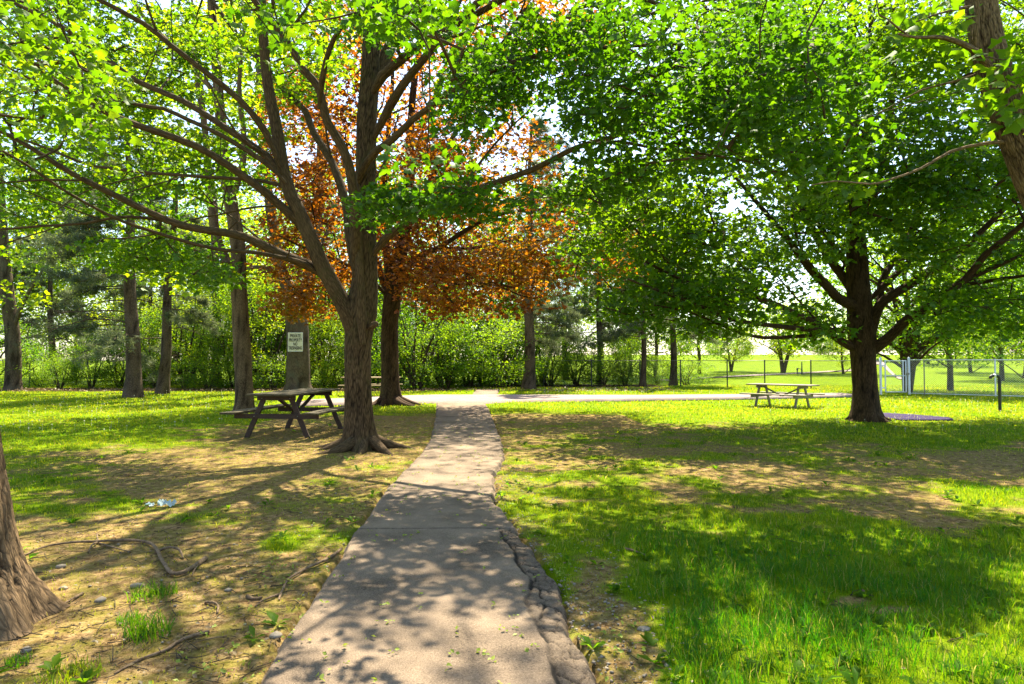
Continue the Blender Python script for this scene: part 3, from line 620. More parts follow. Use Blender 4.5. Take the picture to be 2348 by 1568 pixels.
# ---- the near maple beside the path
base = gnd(828, 1030); A = Tree(.0052)
tp = [(828, 1034), (826, 1000), (822, 930), (820, 850), (821, 780), (828, 715), (836, 650), (837, 560), (838, 455), (840, 290), (849, 156), (853, 20), (856, -160), (850, -420), (845, -800)]
tw_ = [80, 70, 62, 60, 62, 74, 60, 51, 48, 46, 42, 38, 30, 22, 10]
D_ = float(base[1])
P = at([p[0] for p in tp], [p[1] for p in tp], D_); A.limb(P, np.array(tw_)/2/F*D_, .05, 40, False)
A.px([(818, 800), (806, 740), (778, 680), (740, 612), (692, 500), (655, 415), (635, 300), (615, 200), (604, 90), (598, -60), (590, -250), (560, -520)], D_-.05, D_-1.2, 43, 9, .2, 24)
A.px([(832, 790), (828, 720), (826, 650), (822, 560), (820, 480), (815, 440)], D_-.28, D_-.2, 26, 16, .2, 12)
A.px([(815, 640), (812, 448), (787, 342), (750, 280), (731, 202), (697, 162), (666, 106), (619, 47), (582, 0), (520, -120), (440, -300)], D_-.1, D_-2.2, 30, 8)
A.px([(808, 610), (800, 530), (793, 467), (762, 374), (719, 305), (700, 255), (666, 224), (641, 193), (560, 100), (470, -20)], D_, D_+1.8, 24, 8)
A.px([(731, 250), (737, 193), (747, 140), (765, 90), (800, 44), (859, 16), (940, -40), (1010, -160)], D_-1.3, D_-3.4, 15, 6)
A.px([(846, 230), (877, 174), (921, 137), (968, 97), (1014, 75), (1061, 50), (1139, 6), (1260, -60), (1400, -180)], D_, D_-3.0, 24, 8)
A.px([(845, 200), (874, 149), (905, 87), (937, 47), (962, -10), (1000, -140), (1060, -360)], D_, D_+1.8, 34, 10)
A.px([(824, 420), (828, 395), (859, 349), (899, 321), (943, 277), (977, 252), (1008, 227), (1100, 175), (1220, 130), (1380, 110), (1560, 100)], D_-.2, D_-4.2, 19, 7)
A.px([(845, 600), (885, 545), (960, 492), (1040, 455), (1127, 422), (1220, 389), (1298, 349), (1345, 330), (1448, 300), (1544, 237), (1680, 190), (1850, 150)], D_, D_-3.6, 20, 7)
A.px([(1345, 332), (1420, 325), (1500, 340), (1600, 352), (1720, 372), (1840, 420)], D_-2.1, D_-4.2, 9, 4)
A.px([(850, 330), (920, 200), (1040, 60), (1200, -80), (1450, -260), (1700, -400)], D_, D_-4.5, 22, 8)
A.px([(845, 60), (860, -200), (760, -500), (700, -900)], D_, D_-2.5, 24, 8)
A.px([(850, 0), (950, -300), (1200, -700), (1500, -1100)], D_, D_-3.5, 24, 8)
A.px([(600, -30), (400, -300), (100, -600), (-200, -900)], D_-1.1, D_-2.5, 20, 8)
# the long sweeping left limbs
A.px([(648, 400), (610, 305), (548, 228), (467, 162), (389, 102), (329, 54), (228, 0), (100, -70), (-60, -150)], D_-.5, D_-3.0, 17.4, 7.6)
A.px([(668, 440), (650, 405), (610, 356), (509, 288), (419, 231), (314, 186), (234, 126), (150, 66), (60, 20), (-80, -40)], D_-.4, D_-.9, 18.1, 7.6)
A.px([(655, 420), (610, 374), (509, 311), (434, 276), (374, 249), (314, 240), (210, 195), (129, 159), (45, 117), (-60, 70)], D_-.6, D_-2.4, 13.0, 6.0)
A.px([(708, 535), (690, 515), (610, 443), (524, 380), (449, 335), (359, 302), (270, 270), (180, 222), (78, 153), (0, 102), (-120, 30)], D_-.2, D_-3.2, 21.7, 9.8)
A.px([(752, 640), (715, 612), (644, 582), (560, 543), (504, 532), (420, 518), (350, 490), (280, 456), (190, 411), (150, 389), (60, 332), (0, 300), (-110, 240)], D_, D_-2.6, 24.6, 7.6)
A.px([(420, 518), (392, 509), (336, 500), (266, 498), (196, 512), (98, 518), (0, 526), (-120, 530)], D_-.7, D_-2.4, 8.7, 4.5)
A.px([(690, 460), (638, 423), (560, 411), (476, 406), (350, 397), (252, 386), (193, 375), (120, 345), (0, 300)], D_-.4, D_-.6, 9.4, 5.3)
A.px([(745, 640), (700, 605), (657, 593), (588, 579), (518, 574), (448, 560), (364, 535), (280, 507), (196, 465), (126, 423), (56, 375), (-40, 320)], D_-.1, D_-3.4, 10.8, 5.3)
A.px([(690, 478), (624, 472), (560, 479), (504, 492), (437, 504), (380, 530)], D_-.2, D_+1.5, 5.8, 3.1)
A.px([(364, 535), (300, 545), (230, 548)], D_-1.6, D_-2.1, 4.3, 2.2); A.px([(210, 416), (120, 412), (20, 418), (-60, 425)], D_-1, D_-2, 5.8, 3.1)
A.px([(270, 450), (330, 430), (420, 405)], D_-1.2, D_, 3.6, 2.2)
A.px([(610, 560), (560, 520), (490, 470), (420, 440)], D_, D_+1.8, 5.8, 3.1)
A.sides(46, 1.2, 3.4, 4)
A.px([(846, 752), (856, 745), (863, 742)], D_-.2, D_-.32, 20, 13, .05, 10)
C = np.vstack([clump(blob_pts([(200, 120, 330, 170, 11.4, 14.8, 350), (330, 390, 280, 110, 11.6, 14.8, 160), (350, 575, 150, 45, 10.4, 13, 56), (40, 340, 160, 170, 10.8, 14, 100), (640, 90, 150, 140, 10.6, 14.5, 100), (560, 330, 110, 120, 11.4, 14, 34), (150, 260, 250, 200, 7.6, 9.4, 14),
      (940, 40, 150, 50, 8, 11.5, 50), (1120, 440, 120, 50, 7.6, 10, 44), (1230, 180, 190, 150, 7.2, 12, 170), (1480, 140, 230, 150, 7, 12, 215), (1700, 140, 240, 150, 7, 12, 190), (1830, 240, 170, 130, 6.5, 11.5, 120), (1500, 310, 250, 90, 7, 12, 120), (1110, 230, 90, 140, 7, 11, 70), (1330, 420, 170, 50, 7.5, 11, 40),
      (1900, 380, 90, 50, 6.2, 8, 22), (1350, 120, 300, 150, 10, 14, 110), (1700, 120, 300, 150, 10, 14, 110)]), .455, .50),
      clump(np.column_stack([rng.uniform(0, 6.5, 110), rng.uniform(5.6, 9.2, 110), rng.uniform(6.8, 9.2, 110)]), .44, .6),  # unseen leaf clusters above the view, added to shade the near lawn
      np.column_stack([rng.uniform(-8, 1, 170), rng.uniform(9, 15, 170), rng.uniform(8.5, 12.5, 170)]),  # unseen high leaves, added to break up the sun on the left ground
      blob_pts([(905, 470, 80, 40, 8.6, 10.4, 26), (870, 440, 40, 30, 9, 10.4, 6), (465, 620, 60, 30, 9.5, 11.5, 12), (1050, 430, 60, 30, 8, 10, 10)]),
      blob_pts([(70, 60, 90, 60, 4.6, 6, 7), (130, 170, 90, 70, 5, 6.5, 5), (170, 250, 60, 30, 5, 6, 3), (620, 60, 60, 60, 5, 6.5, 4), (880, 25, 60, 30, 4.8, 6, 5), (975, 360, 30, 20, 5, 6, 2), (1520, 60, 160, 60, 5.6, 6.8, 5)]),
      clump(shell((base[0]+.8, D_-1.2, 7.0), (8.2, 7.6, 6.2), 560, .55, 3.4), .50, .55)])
ra = tag(empty('maple_tree', base), 'big spreading maple with forked trunk and long left limbs, beside the near picnic table', 'tree')
wd = MB()
A.limbs[0] = (A.limbs[0][0], A.limbs[0][1], 90); A.wood(wd, bark_disp(.011, 26, 4, 5, .55, 5, .22, 1.))
roots(wd, base, .33, 8, .75, 41); 
def shift(mb, p):
    for i in range(len(mb.v)): mb.v[i] = mb.v[i]-np.asarray(p)
def finish2(root, tr, wood_mb, C, mats, kind, size, per, rad, **kw):
    dirs = tr.grow(C, wood_mb); fo = MB(); foliage(fo, C, dirs, kind, size, per, rad, **kw)
    p = np.array(root.location)
    for m_, nme, mt in ((wood_mb, 'trunk', mats[0]), (fo, 'crown', mats[2])): shift(m_, p); m_.build(nme, mt, root)
    print(root['label'][:30], 'clusters', len(C), 'leaf verts', fo.n)
finish2(ra, A, wd, C, (M['bark'], M['twig'], M['maple']), 'maple', .092, 26, .42, flat=.42, tilt=.7, tone=.44-.22*sst(-3, .5, C[:, 0]))  # tone falls towards the right: canopy shade put into the leaf colour

# ---- the right maple
base = gnd(1985, 966); E = Tree(.0064); D_ = float(base[1])
tp = [(1985, 968), (1984, 940), (1983, 890), (1979, 840), (1977, 790), (1974, 750), (1970, 690), (1964, 600), (1960, 480), (1955, 340), (1952, 150), (1950, -100), (1945, -420)]
tw_ = [64, 58, 53, 52, 58, 60, 52, 46, 34, 27, 21, 14, 6]
E.limb(at([p[0] for p in tp], [p[1] for p in tp], D_), np.array(tw_)/2/F*D_, .14, 44, False)
def EL(pts, z, w0, w1): E.px(pts, D_, D_+z, w0, w1, .35, 10)
EL([(1995, 815), (2007, 797), (2040, 772), (2078, 734), (2133, 701), (2175, 668), (2216, 637), (2257, 585), (2285, 563), (2350, 510), (2450, 430)], -3.5, 26, 9)
EL([(2175, 670), (2188, 657), (2244, 648), (2347, 632), (2450, 620)], -2.5, 12, 5)
EL([(1990, 790), (1996, 756), (2010, 712), (2029, 687), (2078, 657), (2133, 624), (2180, 593), (2216, 563), (2300, 480), (2400, 380)], -1.5, 27, 8)
EL([(2012, 700), (2018, 684), (2020, 646), (2045, 604), (2065, 580), (2110, 480), (2170, 350)], 2.5, 18, 6)
EL([(2045, 604), (2090, 590), (2150, 600), (2250, 640)], 2.5, 8, 4)
EL([(1965, 725), (1955, 701), (1921, 684), (1894, 654), (1858, 618), (1831, 582), (1790, 530), (1740, 470), (1680, 400)], -2, 27, 7)
EL([(1970, 720), (1963, 687), (1941, 646), (1913, 610), (1886, 568), (1850, 500), (1830, 420), (1800, 300), (1760, 150)], 1.5, 24, 7)
EL([(1965, 800), (1949, 794), (1913, 772), (1872, 742), (1829, 721), (1777, 697), (1724, 676), (1685, 666), (1632, 668), (1560, 640), (1480, 600)], -3.0, 19, 5)
EL([(1975, 765), (1968, 759), (1899, 757), (1831, 753), (1777, 747), (1698, 737), (1645, 721), (1592, 695), (1513, 668), (1440, 640)], -4.2, 16, 5)
EL([(1899, 757), (1877, 766), (1816, 772), (1750, 774), (1698, 763), (1645, 742), (1580, 715), (1500, 700)], -3.2, 11, 4)
EL([(1592, 695), (1530, 715), (1450, 722), (1390, 705)], -4.2, 6, 3)
EL([(1964, 600), (1940, 450), (1890, 220), (1850, 50), (1800, -150)], .8, 20, 6)
EL([(1966, 560), (2030, 350), (2050, 150), (2080, -50), (2120, -250)], -.8, 20, 6)
EL([(1962, 420), (2000, 220), (2060, 0), (2150, -200)], 1.6, 16, 5)
EL([(1962, 520), (1990, 380), (1995, 150), (1990, -120)], -1.2, 16, 5)
EL([(1960, 480), (1900, 350), (1800, 200), (1650, 50), (1500, -100)], -1.8, 16, 5)
EL([(1965, 640), (1800, 420), (1650, 330), (1500, 280)], -1.0, 14, 5)
EL([(1980, 700), (2120, 560), (2300, 350), (2500, 200)], .5, 15, 5)
E.sides(40, 1.2, 3.6, 9)
C = np.vstack([clump(blob_pts([(1520, 590, 230, 130, 12.5, 18, 105), (1560, 700, 170, 60, 12.6, 16, 70), (1720, 700, 170, 75, 13, 18, 90), (1440, 480, 170, 120, 12.5, 18, 140), (1620, 490, 220, 150, 13, 19, 240), (1640, 600, 190, 100, 12.5, 17, 105), (1830, 740, 110, 45, 13, 19, 70), (1960, 300, 300, 220, 12.5, 21, 560), (2180, 260, 260, 240, 12.5, 20, 520), (2230, 520, 190, 190, 12.5, 20, 420), (2260, 700, 150, 70, 13, 20, 170), (2100, 480, 130, 100, 13, 20, 160), (1850, 100, 300, 130, 13, 21, 330), (1600, 300, 250, 170, 15, 21, 170), (2250, 60, 200, 110, 14, 20, 140), (1800, 560, 60, 60, 16, 20, 20), (1900, 480, 100, 110, 13, 19, 110), (2420, 400, 160, 320, 12.5, 20, 260)]), .44, .52),
      clump(shell((base[0], D_-.5, 8.0), (8.2, 7.2, 6.6), 380, .55, 3.2), .50, .55)])
re_ = tag(empty('maple_tree', base), 'dense dark green maple with many low limbs, on the lawn beside the purple grey boards', 'tree')
wd = MB(); E.wood(wd, bark_disp(.016, 15, 3, 15, .42, 5, .22, 2.)); roots(wd, base, .36, 8, .5, 8)
finish2(re_, E, wd, C, (M['barkdark'], M['twig'], M['maple_deep']), 'maple', .125, 20, .55, flat=.38, tilt=.65, tone=.40)

# ---- the copper leaved maple
base = gnd(895, 928); B = Tree(.007); D_ = float(base[1])
tp = [(896, 934), (896, 915), (895, 890), (894, 850), (893, 750), (900, 680), (914, 600), (926, 540), (934, 450), (938, 350), (948, 200), (970, 50), (985, -150)]
tw_ = [52, 48, 42, 40, 38, 42, 34, 28, 22, 18, 15, 11, 6]
B.limb(at([p[0] for p in tp], [p[1] for p in tp], D_), np.array(tw_)/2/F*D_, .18, 36, False)
def BLm(pts, z, w0, w1): B.px(pts, D_, D_+z, w0, w1, .45, 8)
BLm([(915, 655), (931, 645), (950, 632), (992, 613), (1063, 624), (1116, 645), (1180, 660)], -3.5, 13, 5)
BLm([(920, 630), (934, 610), (971, 581), (1010, 566), (1080, 520), (1150, 490), (1250, 480), (1350, 500)], -2.5, 15, 5)
BLm([(896, 690), (885, 560), (880, 450), (890, 300), (900, 150), (880, 0)], -1.5, 20, 6)
BLm([(893, 700), (870, 620), (850, 560), (820, 440), (760, 300), (700, 180)], 1.5, 18, 6)
BLm([(895, 690), (850, 640), (780, 600), (700, 570), (640, 540)], -2, 12, 5)
BLm([(930, 540), (975, 440), (1030, 330), (1100, 200), (1180, 60), (1260, -80)], -1.5, 16, 5)
BLm([(934, 480), (960, 330), (1010, 180), (1060, 40)], 1.5, 12, 5)
BLm([(1010, 566), (1080, 570), (1180, 550), (1300, 560), (1390, 590)], -3, 8, 3)
BLm([(880, 450), (800, 330), (740, 260)], -1, 8, 3)
B.sides(24, 1.2, 3.0, 5)
C = np.vstack([clump(blob_pts([(700, 330, 110, 170, 19, 26, 230), (720, 560, 130, 110, 19, 25, 170), (690, 690, 55, 40, 19, 23, 34), (980, 480, 130, 170, 18, 25, 230), (1090, 620, 200, 100, 17.5, 24, 200), (1250, 550, 220, 100, 18, 24, 190), (1390, 570, 80, 70, 18, 22, 30), (1100, 330, 150, 160, 18, 26, 150), (950, 180, 160, 180, 18, 26, 190), (1180, 60, 170, 90, 18, 26, 140), (790, 130, 120, 130, 19, 26, 80), (1340, 60, 90, 70, 19, 25, 40), (1200, 430, 200, 60, 18, 24, 90)]), .46, .55),
      clump(shell((base[0]+.6, D_-.5, 10.5), (8.0, 7.0, 6.0), 260, .5, 4), .42, .4)])
rb = tag(empty('copper_maple_tree', base), 'copper leaved tree with orange red crown, behind the big forked trunk', 'tree')
wd = MB(); B.wood(wd, bark_disp(.02, 12, 2, 25, .40, 4, .3, .5)); roots(wd, base, .42, 9, .9, 12)
finish2(rb, B, wd, C, (M['barkdark'], M['twig'], M['copper']), 'maple', .135, 24, .80, flat=.38, tilt=.65, tone=.42, spread=.75)

# ---- the near rough trunk at the left edge
G_ = Tree(); D_ = 3.9
tp = [(-62, 1445), (-66, 1410), (-80, 1350), (-92, 1280), (-104, 1180), (-116, 1080), (-130, 950), (-130, 800), (-160, 600), (-200, 300), (-240, 0), (-290, -400), (-330, -800), (-360, -1300)]
tw_ = [250, 236, 222, 214, 206, 200, 196, 190, 180, 165, 150, 130, 100, 40]
P = at([p[0] for p in tp], [p[1] for p in tp], D_); G_.limb(P, np.array(tw_)/2/F*D_, .022, 150, False); base = P[0].copy(); base[2] = 0
for q in (((-230, 100), (-500, -300), (-900, -700)), ((-220, 60), (0, -400), (250, -900), (500, -1500)), ((-280, -300), (-500, -900), (-500, -1500)), ((-290, -350), (-100, -1000), (50, -1700))):
    G_.px(q, D_, D_-.8, 70, 22, .3, 10)
C = clump(shell((base[0]-1.8, 2.2, 8.6), (4.8, 4.8, 3.2), 230, .4, 5.2), .45, .7)
rg = tag(empty('furrowed_tree', base), 'rough furrowed trunk cut off by the left edge, nearest the camera', 'tree')
wd = MB(); G_.wood(wd, bark_disp(.030, 24, 2.6, 35, .40, 5, .16, 2.6))
finish2(rg, G_, wd, C, (M['barkrough'], M['twig'], M['maple']), 'mid', .12, 18, .42)
# ---- the leaning rough trunk at the right edge
H_ = Tree(); D_ = 6.5
tp = [(2600, 1186), (2598, 1120), (2575, 1000), (2500, 750), (2436, 560), (2368, 400), (2313, 260), (2270, 130), (2248, 0), (2246, -160), (2260, -400), (2300, -800)]
tw_ = [130, 112, 102, 94, 88, 80, 74, 70, 64, 58, 44, 14]
P = at([p[0] for p in tp], [p[1] for p in tp], D_); H_.limb(P, np.array(tw_)/2/F*D_, .025, 110, False); base = P[0].copy(); base[2] = 0
H_.px([(2285, 190), (2261, 144), (2225, 111), (2186, 93), (2150, 85), (2100, 86), (2060, 78)], D_-.1, D_-.6, 22, 5, .1, 10)
H_.px([(2240, 125), (2236, 80), (2240, 30), (2233, -30), (2225, -120)], D_-.15, D_-.3, 14, 8, .1, 10)
H_.px([(2090, 86), (2060, 66), (2036, 45), (2015, 34)], D_-.5, D_-.7, 6, 3, .1, 6)
H_.px([(2310, 330), (2294, 326), (2246, 331), (2180, 347), (2111, 386), (2036, 413), (1991, 422), (1916, 415), (1860, 425)], D_, D_-.9, 9, 3, .15, 7)
H_.px([(2270, 160), (2243, 169), (2180, 189), (2111, 207), (2036, 248), (1991, 269)], D_, D_+.6, 7, 2.5, .15, 7)
H_.px([(2248, 10), (2200, 20), (2150, 32), (2100, 50)], D_, D_-.4, 9, 3, .12, 7)
H_.px([(2246, -100), (2000, -400), (1700, -800)], D_, D_-1, 26, 8); H_.px([(2250, -200), (2500, -500), (2800, -700)], D_, D_+1, 26, 8); H_.px([(2255, -300), (2200, -800), (2300, -1200)], D_, D_-1.5, 20, 6)
C = np.vstack([clump(shell((base[0]-1.2, D_-2.2, 7.4), (4.2, 4.0, 2.8), 120, .4, 4.6), .45, .7), blob_pts([(2330, 150, 50, 130, 5.6, 7.5, 12), (2120, 60, 60, 40, 6, 7, 5)])])
rh = tag(empty('furrowed_tree', base), 'rough furrowed trunk leaning in from the right edge with bare broken side branches', 'tree')
wd = MB(); H_.wood(wd, bark_disp(.016, 34, 4.5, 45, .3, 4, .2)); finish2(rh, H_, wd, C, (M['barkrough'], M['twig'], M['maple']), 'mid', .12, 18, .40)

# ---- tall trees with visible trunks behind the near table
def tall(name, label, pts, ws, y0, limbs, blobs, mats, kind, size, per, rad, thin=.42, flare=.25, group=None, sh=None, tone=.5, step=.3, dd=0, cf=.5):
    b = gnd(pts[0][0], y0); D = float(b[1]); t = Tree(.0055); t.limb(at([p[0] for p in pts], [p[1] for p in pts], D), np.array(ws)/2/F*D, step, 22, False)
    for (q, z, w0, w1) in limbs: t.px(q, D, D+z, w0, w1, .5, 8)
    Cc = clump(blob_pts([(x, y, rx, ry, D+a, D+c_, n) for (x, y, rx, ry, a, c_, n) in blobs]), thin, cf)
    if sh is not None: Cc = np.vstack([Cc, clump(shell(sh[0](b), sh[1], sh[2], .5, 5), .42, .4)])
    o = tag(empty(name, b), label, 'tree', group); m_ = MB(); t.wood(m_, bark_disp(.03, 9, 2, 55, flare, 4, .3)); finish2(o, t, m_, Cc, mats, kind, size, per, rad, tone=tone)
    return b, o
AW = (M['barkgrey'], M['twig'], M['ash'])
tall('tall_tree', 'tall straight brown trunk directly behind the near picnic table', [(560, 947), (560, 925), (558, 860), (553, 760), (547, 650), (546, 570), (530, 470), (515, 380), (500, 200), (480, -60), (470, -300)], [46, 40, 38, 37, 34, 32, 30, 26, 22, 16, 6], 947,
     [([(548, 640), (500, 560), (478, 420), (470, 300), (440, 120)], 1.5, 26, 10), ([(530, 470), (560, 350), (548, 200), (560, 60)], -1, 18, 8), ([(500, 220), (400, 110), (330, 40), (280, -40)], 1, 16, 7), ([(545, 600), (500, 600), (440, 570), (390, 560)], -1.5, 8, 4)],
     [(480, 200, 200, 200, 0, 5, 100), (420, 610, 110, 50, -1.5, 1, 20), (500, 30, 200, 100, 1, 5, 50)], (M['barkrough'], M['twig'], M['ash']), 'mid', .17, 22, .6,)
bD, oD = tall('tall_tree', 'thick grey forked trunk that carries the white sign', [(683, 897), (683, 880), (683, 800), (680, 730), (668, 680), (650, 635), (640, 600), (620, 480), (600, 300), (590, 80), (580, -150)], [60, 54, 50, 50, 36, 28, 25, 22, 18, 12, 5], 897,
     [([(684, 745), (694, 700), (704, 650), (716, 600), (730, 450), (740, 250), (750, 0)], .4, 34, 12), ([(646, 640), (620, 618), (590, 612), (560, 617), (520, 640)], -.5, 13, 6), ([(716, 600), (770, 480), (800, 300)], 1, 12, 6)],
     [(620, 400, 130, 200, -2, 4, 60), (700, 200, 220, 200, -3, 4, 130), (560, 130, 150, 150, -3, 3, 60)], AW, 'mid', .2, 22, .7)
tall('tall_tree', 'slim straight trunk among the hedge left of the tall brown trunk', [(497, 890), (497, 800), (496, 700), (494, 600), (490, 470), (478, 380), (460, 200), (440, 0)], [22, 19, 17, 17, 18, 16, 12, 5], 888,
     [([(490, 470), (450, 380), (380, 300)], 1, 8, 4)], [(450, 330, 180, 200, -2, 4, 70), (350, 150, 200, 150, -2, 4, 70)], AW, 'mid', .22, 20, .8)
tall('tall_tree', 'dark broad trunk at the far left edge of the hedge', [(30, 897), (30, 880), (30, 820), (28, 760), (20, 700), (10, 600), (0, 450), (-10, 250), (-20, 0)], [40, 34, 31, 30, 28, 24, 20, 15, 6], 895,
     [([(28, 760), (60, 680), (110, 600)], -1, 12, 5), ([(15, 650), (-40, 560), (-90, 480)], 0, 12, 5)], [(60, 400, 200, 220, -3, 4, 130), (40, 650, 90, 60, -3, 3, 24), (150, 150, 250, 150, -2, 4, 110)], AW, 'mid', .22, 20, .8)

# ---- pines
def pine(name, label, x, y0, w_, top, nb, bl, rng_seed, side=0, lean=0, z0=2.0, needles=26, dead=.5, size=.22):
    global rng
    keep = rng; rng = np.random.default_rng(rng_seed)
    b = gnd(x, y0); D = float(b[1]); px_m = F/D; H = top
    m_ = MB(); zs = np.linspace(0, H, 16); P = np.stack([b[0]+lean*zs/H+.05*np.sin(zs), b[1]+0*zs, zs+b[2]], 1); r = w_/2/px_m*(1-.85*(zs/H))+.012; r[0] *= 1.25
    Pt, rt = resample(P, r, .25); o = tag(empty(name, b), label, 'tree', 'pines along the hedge'); shift_ = np.array(b)
    tube(m_, Pt-shift_, rt, 16, bark_disp(.02, 12, 4, rng_seed, .1, 4, .2)); nm = MB(); NC = []
    for k in range(nb):
        z = z0+(H-z0)*(k+rng.random()*.8)/nb; a = rng.random()*6.28; 
        if side: a = (0 if side > 0 else math.pi)+(rng.random()-.5)*3.6
        Lb = bl*(1-.55*(z-z0)/(H-z0))*(.6+.5*rng.random()); d = np.array([math.cos(a), math.sin(a), 0]); t = np.linspace(0, 1, 7)[:, None]
        Q = np.array([lean*z/H, 0, z])+d*Lb*t+np.array([0, 0, 1])*(.22*Lb*t-.50*Lb*t**2+.12*Lb*t**3)+rng.normal(size=(7, 3))*.03*Lb*t
        tube(m_, Q, .028*(1-.8*t[:, 0])*(.6+.25*Lb/2)+.004, 5); isdead = rng.random() < dead*(1-sst(2, H*.8, z)) 
        for j in range(int(8+Lb*5)):
            tt = .25+.75*rng.random(); i = min(5, int(tt*6)); p = Q[i]+(Q[i+1]-Q[i])*(tt*6-i); v = rng.normal(size=3)*[.5, .5, .28]+d*.5+[0, 0, -.1]; l2 = (.3+.6*rng.random())*Lb*.28
            q2 = p+v*l2; mid = (p+q2)/2+[0, 0, .06*l2]; tube(m_, np.array([p, mid, q2]), np.array([.009, .006, .003]), 3)
            for jj in range(2):
                v3 = v+rng.normal(size=3)*.5; tube(m_, np.array([mid, mid+v3*l2*.5]), np.array([.005, .002]), 3)
                if not isdead: NC.append(mid+v3*l2*.5)
            if not isdead: NC.append(q2); NC.append(p*.3+q2*.7)
    NC = np.array(NC); n = len(NC)*needles; idx = np.repeat(np.arange(len(NC)), needles)
    leaves(nm, NC[idx]+rng.normal(size=(n, 3))*.05, size*np.ones(n), 'needle', np.clip(.5+(rng.random(n)-.5)*.9, 0, 1), anyup=True)
    m_.build('trunk', M['barkpine'], o); nm.build('needles', M['needle'], o); print('pine', nm.n); rng = keep; return o
pine('pine_tree', 'larger left pine with drooping bare twigs, on the lawn in front of the hedge', 305, 911, 34, 12, 44, 3.6, 1, -1, -.4, 1.5, 22, .55)
pine('pine_tree', 'slimmer pine close to the right of the larger left pine', 372, 903, 24, 12, 34, 2.6, 2, 0, .6, 1.8, 18, .6)
pine('pine_tree', 'tall pine standing at the end of the path, right of the spur', 1212, 892, 26, 14, 40, 3.6, 3, 1, .1, 2.4, 22, .35)
pine('pine_tree', 'slim pine right of the hedge gap, left one of the close pair', 1473, 886, 13, 10, 30, 3.2, 4, 0, .2, 2.6, 22, .2)
pine('pine_tree', 'slim pine right of the hedge gap, right one of the close pair', 1543, 884, 16, 10, 30, 3.4, 5, 1, 0, 2.8, 22, .2)
pine('pine_tree', 'greyish pine behind the hedge between the copper crown and the path end pine', 1375, 880, 17, 12, 36, 3.8, 6, 0, 0, 2.6, 24, .2)
pine('pine_tree', 'pale leaning pine farthest left behind the hedge', 120, 880, 15, 13, 48, 4.6, 7, 0, -.5, 2.6, 24, .2)
pine('pine_tree', 'thin dark pine stem behind the gap between the two left pines', 344, 884, 12, 10, 26, 2.6, 8, 0, 0, 2.6, 18, .4)

# ---- shrubs of the hedge: a few built, the rest copied
def copy_tree(o, loc, rz, s, label, group=None):
    c = o.copy(); COL.objects.link(c); c.location = loc; c.rotation_euler = (0, 0, rz); c.scale = s if hasattr(s, '__len__') else (s, s, s)
    for ch in o.children: d = ch.copy(); COL.objects.link(d); d.parent = c
    c['label'] = label
    if group: c['group'] = group
    return c
def shrub_proto(seed, h, rad, ncl, size, mat, per=30):
    global rng
    keep = rng; rng = np.random.default_rng(seed); t = Tree(.0045); g = rng
    for k in range(7):
        a = 6.28*k/7+g.random()*.6; L = rad*(.45+.5*g.random()); P = np.array([[.12*math.cos(a), .12*math.sin(a), -.05], [L*.3*math.cos(a), L*.3*math.sin(a), h*.25], [L*.6*math.cos(a+.3), L*.6*math.sin(a+.3), h*.55], [L*math.cos(a+.2), L*math.sin(a+.2), h*(.75+.2*g.random())]])
        t.limb(P+g.normal(size=P.shape)*.08, np.array([.05, .038, .024, .008])*h/4, .3, 6, False)
    v = g.normal(size=(ncl, 3)); v /= np.linalg.norm(v, axis=1)[:, None]; q = (.25+.75*g.random(ncl))**(1/2.2)
    C = v*q[:, None]*[rad, rad, h*.52]+[0, 0, h*.5]; C = C[C[:, 2] > .08]; C = C[fbm(C*.9, 2, seed) > .43]
    o = empty('shrub', (0, 0, 0)); o['label'] = 'x'; m_ = MB(); t.wood(m_); dirs = t.grow(C, m_); fo = MB(); foliage(fo, C, dirs, 'oval', size, per, .34, tone=.5, flat=.8, tilt=1.1, spread=.8)
    m_.build('stems', M['twig'], o); fo.build('foliage', mat, o); rng = keep; tag(o, 'x', 'shrub', 'shrubs of the back hedge'); return o
S = [shrub_proto(101, 3.8, 2.0, 460, .085, M['shrub']), shrub_proto(102, 5.6, 2.3, 640, .085, M['shrub']), shrub_proto(103, 2.2, 1.5, 250, .075, M['shrub']), shrub_proto(104, 6.6, 2.5, 620, .10, M['ash'])]
slots = []   # px, depth, proto, scale, label
